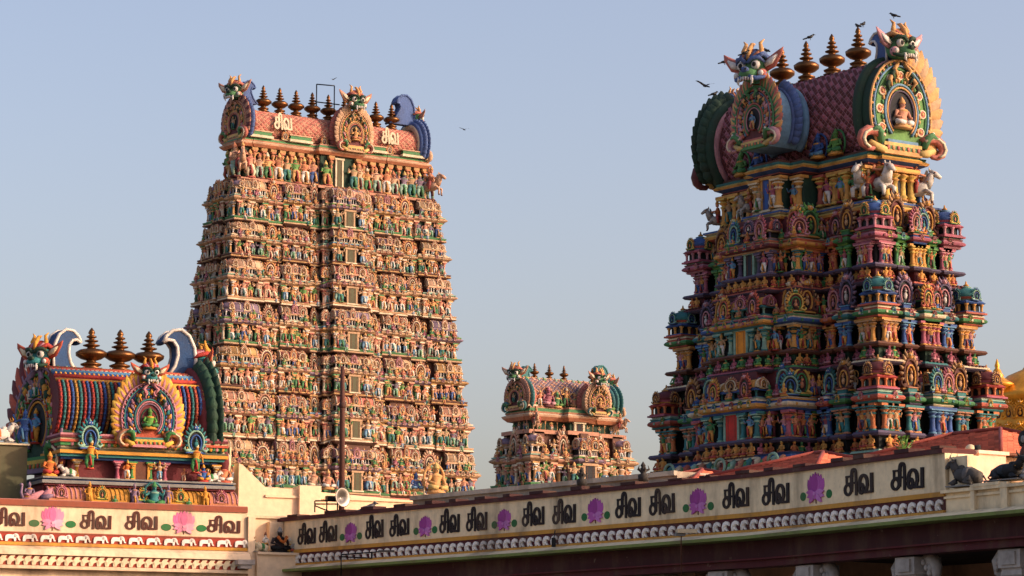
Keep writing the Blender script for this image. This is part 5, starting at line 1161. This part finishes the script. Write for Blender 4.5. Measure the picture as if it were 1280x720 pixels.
bull(hx('151a1e'), hx('2a2a2a'), hx('24303a')).obj('bull', M_ST, o, M=MT(0, 0, 0, .1 + PI, 1.1, sz=.85)); 
Geo().tube([(.1, .55, .1), (.1, .55, .8), (.1, .55, 1.05)], [.28, .2, .1], hx('6a3424'), 8).obj('figure', M_ST, o)
g = Geo().lathe([(.24, 0), (.24, .06)], 16, P['black']); g.V[-1] = g.V[-1] @ MT(rx=PI / 2)[:3, :3].T + np.array([.1, .5, 1.15]); g.ell((.1, .42, 1.15), (.08, .05, .11), P['grey'], 7, 5); g.obj('disc', M_ST, o)
prop('seated_sculpture', statue_seated(P['stone'], P['stone'], P['grey'], P['black']), M_ST, at_r(1277, .4, zt_, .2, .95), 'pale seated sculpture at the far right edge beside the black bull', 'sculpture')
PP = at(1224, 580, 88); g = Geo(); g.box((0, 0, 7.5 + (float(zat(569, 88)) - 7.5) / 2), (1.1, 1.1, float(zat(569, 88)) - 7.5), hx('e8b49a')); g.box((0, 0, float(zat(569, 88)) + .03), (1.25, 1.25, .1), hx('e8c0a8'))
prop('square_pier', g, M_WALL, frame((PP[0], PP[1], 0), (1, 0, 0)), 'short sunlit peach pier in front of the largest tiled roof', 'pier')
g = Geo(); g.ell((0, 0, 0), (.16, .16, .16), P['cream'], 10, 7); g.tube([(.1, 0, 0), (.3, 0, .01)], [.12, .14], P['black'], 8); g.tube([(0, .1, -.02), (0, .2, -.2), (0, .2, -.7)], .03, P['black'], 5)
pq = at(1213, 562, 89); prop('globe_lamp', g, M_ST, frame(pq, RT), 'small round lamp above the peach pier', 'lamp')
# hipped tile roofs behind the parapet
def pavilion(px, ye, ya, D, half, ridge, label, wz=None):
    c = at(px, ye, D); ze__ = c[2]; za = float(zat(ya, D)); T = empty('tiled_pavilion', (c[0], c[1], 0), label, 'pavilion', 'tiled pavilions behind the right parapet')
    g = Geo(); h = half; r = ridge / 2
    V = [(-h, -h - r, ze__), (h, -h - r, ze__), (h, h + r, ze__), (-h, h + r, ze__), (0, -r - .01, za), (0, r + .01, za)]
    rows = 16
    def slope(a_, b_, t0, t1):
        a_, b_, t0, t1 = map(np.array, (a_, b_, t0, t1))
        for k in range(rows):
            f0, f1 = k / rows, (k + 1) / rows; q = [a_ + (t0 - a_) * f0, b_ + (t1 - b_) * f0, b_ + (t1 - b_) * f1, a_ + (t0 - a_) * f1]
            up = np.array([0, 0, .05]); v = [q[0], q[1], q[2] - up * .2, q[3] - up * .2, q[0] + up, q[1] + up]
            nc_ = max(2, int(np.linalg.norm(q[1] - q[0]) / .28)); rj = RND.uniform(.85, 1.1); v = np.array(v)
            for c_ in range(nc_):
                f, f2 = c_ / nc_, (c_ + .97) / nc_; L3 = lambda i_, j_, t_: v[i_] + (v[j_] - v[i_]) * t_; w_ = up * RND.uniform(-.25, .35)
                g.raw([L3(0, 1, f), L3(0, 1, f2), L3(3, 2, f2), L3(3, 2, f), L3(4, 5, f) + w_, L3(4, 5, f2) + w_], [(0, 1, 5, 4), (4, 5, 2, 3)], np.array(P['tile']) * rj * RND.uniform(.68, 1.18))
    slope(V[0], V[1], V[4], V[4]); slope(V[1], V[2], V[4], V[5]); slope(V[2], V[3], V[5], V[5]); slope(V[3], V[0], V[5], V[4])
    for a_, b_ in ((0, 4), (1, 4), (2, 5), (3, 5), (4, 5)): g.tube([np.array(V[a_]) + [0, 0, .06], np.array(V[b_]) + [0, 0, .06]], .07, hx('8a3a2c'), 6)
    g.box((0, 0, ze__ - .04), (2 * h, 2 * h + 2 * r, .06), P['brown'])
    g.obj('roof', M_TILE, T)
    b_ = Geo(); b_.box((0, 0, (ze__ - .1) / 2), (2 * h - .8, 2 * h + 2 * r - .8, ze__ - .1), hx('b08a6a')); b_.obj('walls', M_WALL, T)
pavilion(878, 612, 589, 103, 2.4, 0, 'smallest tiled hip roof peeping over the parapet below the tower base')
pavilion(1024, 596, 568, 97, 2.5, .4, 'middle tiled hip roof behind the parapet lotus emblem')
pavilion(1222, 584, 541, 100, 3.4, 2.2, 'largest red tiled hip roof at the right below the golden dome')
# pale slab roof between the parapet and the small tower
ps = [at(500, 630, 112), at(830, 600, 100.5)]; Ms = frame((ps[0][0], ps[0][1], 0), ps[1] - ps[0]); Ls = np.linalg.norm((ps[1] - ps[0])[:2])
g = Geo(); z6 = float(zat(592.5, 102)); g.bx(0, Ls, .6, 5, 0, z6, hx('b3a490')); g.bx(0, Ls, 0, .6, 0, z6 - .42, hx('a89a86')); g.bx(0, Ls, .45, .6, z6 - .14, z6 + .02, hx('bcae9a'))
prop('slab_roof', g, M_WALL, Ms, 'long grey stone slab roof rising behind the parapet below the small tower', 'roof')
for k, (px, py, D, rz, lab) in enumerate(((727, 600, 103, 0, 'small dark finial on the slab roof below the small tower'), (804, 594, 99, .4, 'dark spiky finial at the right end of slab roof'))):
    q = at(px, py, D); g = Geo(); g.lathe([(.16, -.2), (.18, 0), (.08, .06), (.16, .16), (.06, .26), (.09, .32), (.01, .45)], 8, hx('2e2a26'))
    for a_ in range(5): g.tube([(0, 0, .1), (.2 * math.cos(a_ * 1.256), .2 * math.sin(a_ * 1.256), .2), (.16 * math.cos(a_ * 1.256), .16 * math.sin(a_ * 1.256), .32)], [.05, .04, .01], hx('3a342e'), 5)
    prop('stone_finial', g, M_ST, frame(q, RT), lab, 'finial')
# golden dome
gp = at(1290, 520, 158); T = empty('golden_dome', (gp[0], gp[1], 0), 'gilded temple dome at the right edge behind the near tower', 'dome'); zg = lambda y: float(zat(y, 158)); s = 158 / 3796
g = Geo(); R_ = 55 * s
g.lathe([(R_ * 1.15, 0), (R_ * 1.15, zg(572)), (R_ * 1.25, zg(570)), (R_ * 1.25, zg(560)), (R_ * 1.02, zg(556)), (R_ * 1.1, zg(540)), (R_ * 1.12, zg(530)), (R_ * 1.02, zg(526)), (R_ * .98, zg(505)), (R_ * 1.08, zg(501)), (R_ * 1.1, zg(496)), (R_ * .94, zg(492)), (R_ * .8, zg(482)), (R_ * .55, zg(470)), (R_ * .2, zg(462)), (.1, zg(450))], 24, P['gold'])
for k in range(24):
    a_ = k * PI / 12
    for yy, rr, hh in ((556, 1.12, 20), (528, 1.04, 20)): g.add(memo('gk', lambda: arch_ornament([P['gold'], P['gold'], P['ochre'], P['gold'], P['gold']])), MT(R_ * rr * math.cos(a_), R_ * rr * math.sin(a_), zg(yy), a_ + PI / 2, hh * s * 1.1))
g.obj('dome', M_GOLD, T)
gf = at(1247, 484, 157); g = Geo(); g.lathe([(.55, -1.2), (.6, -.3), (.4, -.2), (.75, 0), (.95, .12), (.75, .25), (.5, .4), (.3, .55), (.35, .62), (.24, .75), (.2, .9), (.1, 1.0), (.14, 1.12), (.02, 1.5)], 10, P['gold'])
g.obj('finial', M_GOLD, T, loc=gf - np.array([gp[0], gp[1], 0]))
# ------------------------------------------------------------------ pole, loudspeaker, lamps
q = at(427, 628, 114.3); zt_ = float(zat(458, 114.3)); g = Geo().tube([(0, 0, q[2] - 2), (0, 0, zt_ - 1.5), (0, 0, zt_)], [.12, .1, .07], hx('5a3024'), 8); g.lathe([(.12, zt_ - 1.6), (.14, zt_ - 1.55), (.14, zt_ - 1.45), (.1, zt_ - 1.4)], 8, hx('4a2a20'))
prop('flagpole', g, M_ST, frame((q[0], q[1], 0), RT), 'tall rusty brown pole standing in front of the tallest tower', 'pole')
q = at(427, 622, 112.6); o = empty('loudspeaker', M=frame(q, RT), label='grey metal horn loudspeaker on a black bracket at the inner corner', cat='loudspeaker')
g = Geo().lathe([(.06, -.45), (.07, -.3), (.14, -.2), (.24, -.05), (.42, .05), (.44, .08), (.4, .09), (.2, 0), (.06, -.1)], 18, hx('77726c')); g.V[-1] = g.V[-1] @ MT(rz=.8, rx=PI / 2 - .05, sc=.86)[:3, :3].T; g.obj('horn', M_METAL, o)
g = Geo().box((-.4, .3, -.02), (.42, .22, .2), hx('3a3a3a'), .5); g.obj('driver_unit', M_METAL, o)
g = Geo()
for a_, b_ in (((-1.0, 0, -.12), (-.1, 0, -.12)), ((-1.0, 0, -.12), (-1.0, 0, -.55)), ((-.55, 0, -.12), (-.55, 0, -.6)), ((-.15, 0, -.12), (-.15, 0, -.55)), ((-1.0, 0, -.24), (-.15, 0, -.24)), ((-1.0, 0, -.3), (0.1, -.1, -.75))): g.tube([a_, b_], .028, P['black'], 5)
g.obj('bracket', M_METAL, o)
q = at(452, 694, 103.5); g = Geo()
for L_ in ([(-.7, 0, -.7), (-.7, 0, .02)], [(-.7, 0, .02), (.6, .0, .12)], [(-.72, 0, -.05), (.35, 0, -.1)]): g.tube(L_, .025, P['black'], 5)
g.box((.85, 0, .14), (.55, .16, .06), hx('4a4440')); g.box((.35, 0, .0), (.06, .06, .24), P['black'])
prop('lamp_bracket', g, M_METAL, frame(q, RT), 'thin black lamp bracket projecting from the eave near the inner corner', 'lamp bracket')
q = at(858, 664, 93.2); g = Geo().box((0, 0, 0), (.62, .3, .12), P['cream'], .2).box((-.2, 0, -.1), (.3, .2, .1), P['grey'], .2).tube([(-.15, .1, -.1), (-.15, .3, -.3), (-.15, .3, -1.6)], .02, P['brown'], 5)
prop('floodlight', g, M_ST, frame(q, RT), 'cream floodlight clipped under the frieze at mid parapet', 'lamp')
q = at(692, 678, 99); g = Geo().box((0, 0, 0), (.14, .2, .3), P['black']).tube([(0, 0, .1), (.05, .1, .4)], .02, P['black'], 5)
prop('eave_lamp', g, M_ST, frame(q, RT), 'tiny black lamp hanging on the cream eave left of the floodlight', 'lamp')
q = at(391, 660, 112.6)
# lightning frame on the tallest tower
q = at(407, 150, 229); g = Geo(); s = 229 / 3796
for a_, b_ in (((395, 150), (395, 103)), ((395, 103), (418, 105)), ((418, 105), (418, 150)), ((393, 126), (425, 130))): g.tube([((a_[0] - 407) * s, 0, (150 - a_[1]) * s), ((b_[0] - 407) * s, 0, (150 - b_[1]) * s)], .05, P['night'], 5)
prop('metal_frame', g, M_METAL, frame(q, RT), 'thin dark metal frame standing among the finials of the tallest tower', 'frame')
# weeds on the parapet
q = at(1130, 566, 87.5); g = Geo()
for i in range(46):
    a_ = RND.uniform(0, 2 * PI); r_ = RND.uniform(.05, .32); h_ = RND.uniform(.05, .5); c = (r_ * math.cos(a_), r_ * math.sin(a_), h_)
    g.tube([(0, 0, -.15), (c[0] * .6, c[1] * .6, h_ * .7), c], [.008, .008, .004], P['leaf'], 3); u = np.array([RND.gauss(0, 1), RND.gauss(0, 1), RND.gauss(0, .6)]); u /= np.linalg.norm(u); v = np.cross(u, [0.3, .2, 1]); v /= np.linalg.norm(v); c = np.array(c)
    g.raw([c - u * .09, c + v * .045, c + u * .1, c - v * .045], [(0, 1, 2, 3)], np.array(hx('4f7a30')) * RND.uniform(.6, 1.3))
prop('weed_plant', g, M_BIRD, frame(q, RT), 'small green weed sprouting from the parapet coping', 'plant')
# ------------------------------------------------------------------ birds
def crow(fly=False, col=None):
    g = Geo(); c = col or P['black']
    g.tube([(-.24, 0, .1), (-.1, 0, .14), (.05, 0, .2), (.14, 0, .27)], [.02, .07, .085, .05], c, 7); g.ell((.17, 0, .3), (.06, .05, .05), c, 7, 5); g.tube([(.21, 0, .3), (.3, 0, .28)], [.022, .004], hx('1a1a1a'), 5)
    g.tube([(-.2, 0, .1), (-.42, 0, .03)], [.05, .035], c, 5, flat=.3)
    if fly:
        for e in (-1, 1):
            V = [(.1, e * .05, .2), (-.1, e * .05, .17), (-.12, e * .3, .3), (.12, e * .3, .33), (-.16, e * .62, .36), (.0, e * .66, .38), (-.02, e * .2, .3)]
            g.raw(V, [(0, 3, 2, 1), (3, 5, 4, 2)] if e > 0 else [(0, 1, 2, 3), (3, 2, 4, 5)], c); g.raw([(x, y, z - .012) for x, y, z in V], [(0, 1, 2, 3), (3, 2, 4, 5)] if e > 0 else [(0, 3, 2, 1), (3, 5, 4, 2)], c)
    else:
        for e in (-1, 1): g.tube([(0, e * .03, .14), (.0, e * .03, 0)], .012, c, 4); g.ell((-.05, e * .075, .17), (.16, .02, .055), c, 7, 4)
    return g
sit = crow(); fl = crow(True); meshes = {}
for px, py, D, az, f, lab in ((1079, 33, 131, 1, 0, 'crow perched on the blue horn left of the tower top head'), (1117, 22, 131, 2.5, 0, 'crow perched on the golden horn of topmost head'), (1013, 49, 137, 0, 0, 'crow perched on the tip of second large finial'), (1072, 35, 137, 2, 0, 'crow perched on the finial half hidden by the big gable'),
                           (932, 69, 134, 0, 0, 'left of two crows on the dormer head of the right tower'), (958, 66, 134, 2, 0, 'right of two crows on the dormer head of right tower'), (906, 80, 136, .4, 0, 'crow on the tip of the left ear of dormer head'), (893, 120, 139, .5, 0, 'crow sitting on the leafy far gable of the right tower'),
                           (881, 110, 138, 2.2, 1, 'crow flying just left of the right tower roof'), (580, 163, 180, 2, 1, 'lone bird flying in the open sky between the towers'), (417, 100, 226, 1, 1, 'bird flying above the metal frame on the tallest tower')):
    o = tag((fl if f else sit).obj('crow', M_BIRD, None, M=frame(at(px, py, D), RT) @ MT(0, 0, -.04, az, .5 if D > 170 else .85)), lab, 'crow', 'crows about the towers')
for px, py, az, lab in ((461, 641, .3, 'dark pigeon perched on the coping right of the loudspeaker'), (471, 641, 2.6, 'pigeon')):
    if lab == 'pigeon': continue
    tag(crow(col=hx('3a3c42')).obj('pigeon', M_BIRD, None, M=frame(at(px, py, 109.5), RT) @ MT(0, 0, -.05, az, 1.35)), lab, 'pigeon')
# ------------------------------------------------------------------ camera, light, render look
cam = bpy.data.cameras.new('camera'); cam.sensor_width = 36; cam.lens = 36 * F_PX / 1280; cam.clip_end = 4000; cam.clip_start = .5
co = bpy.data.objects.new('camera', cam); COL.objects.link(co)
m = np.eye(4); m[:3, 0] = RT; m[:3, 1] = UP; m[:3, 2] = -FW; m[:3, 3] = CAM
co.matrix_world = Matrix(m.tolist()); scene.camera = co
SUN_AZ, SUN_EL = 104, 20      # degrees right of the view direction, height
ang = math.atan2(FH[1], FH[0]) - math.radians(SUN_AZ)
sd = Vector((math.cos(ang) * math.cos(math.radians(SUN_EL)), math.sin(ang) * math.cos(math.radians(SUN_EL)), math.sin(math.radians(SUN_EL))))
sl = bpy.data.lights.new('sun', 'SUN'); sl.energy = 2.2; sl.angle = math.radians(2); sl.color = (1, .75, .54)
so = bpy.data.objects.new('sun', sl); COL.objects.link(so); so.rotation_euler = sd.to_track_quat('Z', 'Y').to_euler(); so.location = (0, 0, 80)
w = bpy.data.worlds.new('World'); scene.world = w; w.use_nodes = True; nt = w.node_tree
sk = nt.nodes.new('ShaderNodeTexSky'); sk.sky_type = 'NISHITA'; sk.sun_disc = False; sk.sun_elevation = math.radians(SUN_EL); sk.sun_rotation = math.atan2(sd.x, sd.y)
sk.air_density = 1.0; sk.dust_density = 4.0; sk.ozone_density = 1.5
bg = nt.nodes['Background']; bg.inputs[1].default_value = .15; tn = nt.nodes.new('ShaderNodeMix'); tn.data_type = 'RGBA'; tn.blend_type = 'MULTIPLY'; tn.inputs[0].default_value = 1; tn.inputs[7].default_value = (1.14, .96, .95, 1)
nt.links.new(sk.outputs[0], tn.inputs[6]); nt.links.new(tn.outputs[2], bg.inputs[0])
scene.view_settings.view_transform = 'Standard'; scene.view_settings.look = 'None'; scene.view_settings.exposure = .74; scene.view_settings.gamma = 1
g = Geo().raw([(-1500, -1500, 0), (2500, -1500, 0), (2500, 2500, 0), (-1500, 2500, 0)], [(0, 1, 2, 3)], hx('8a7d6c'))
tag(g.obj('ground', M_STONE), kind='structure')
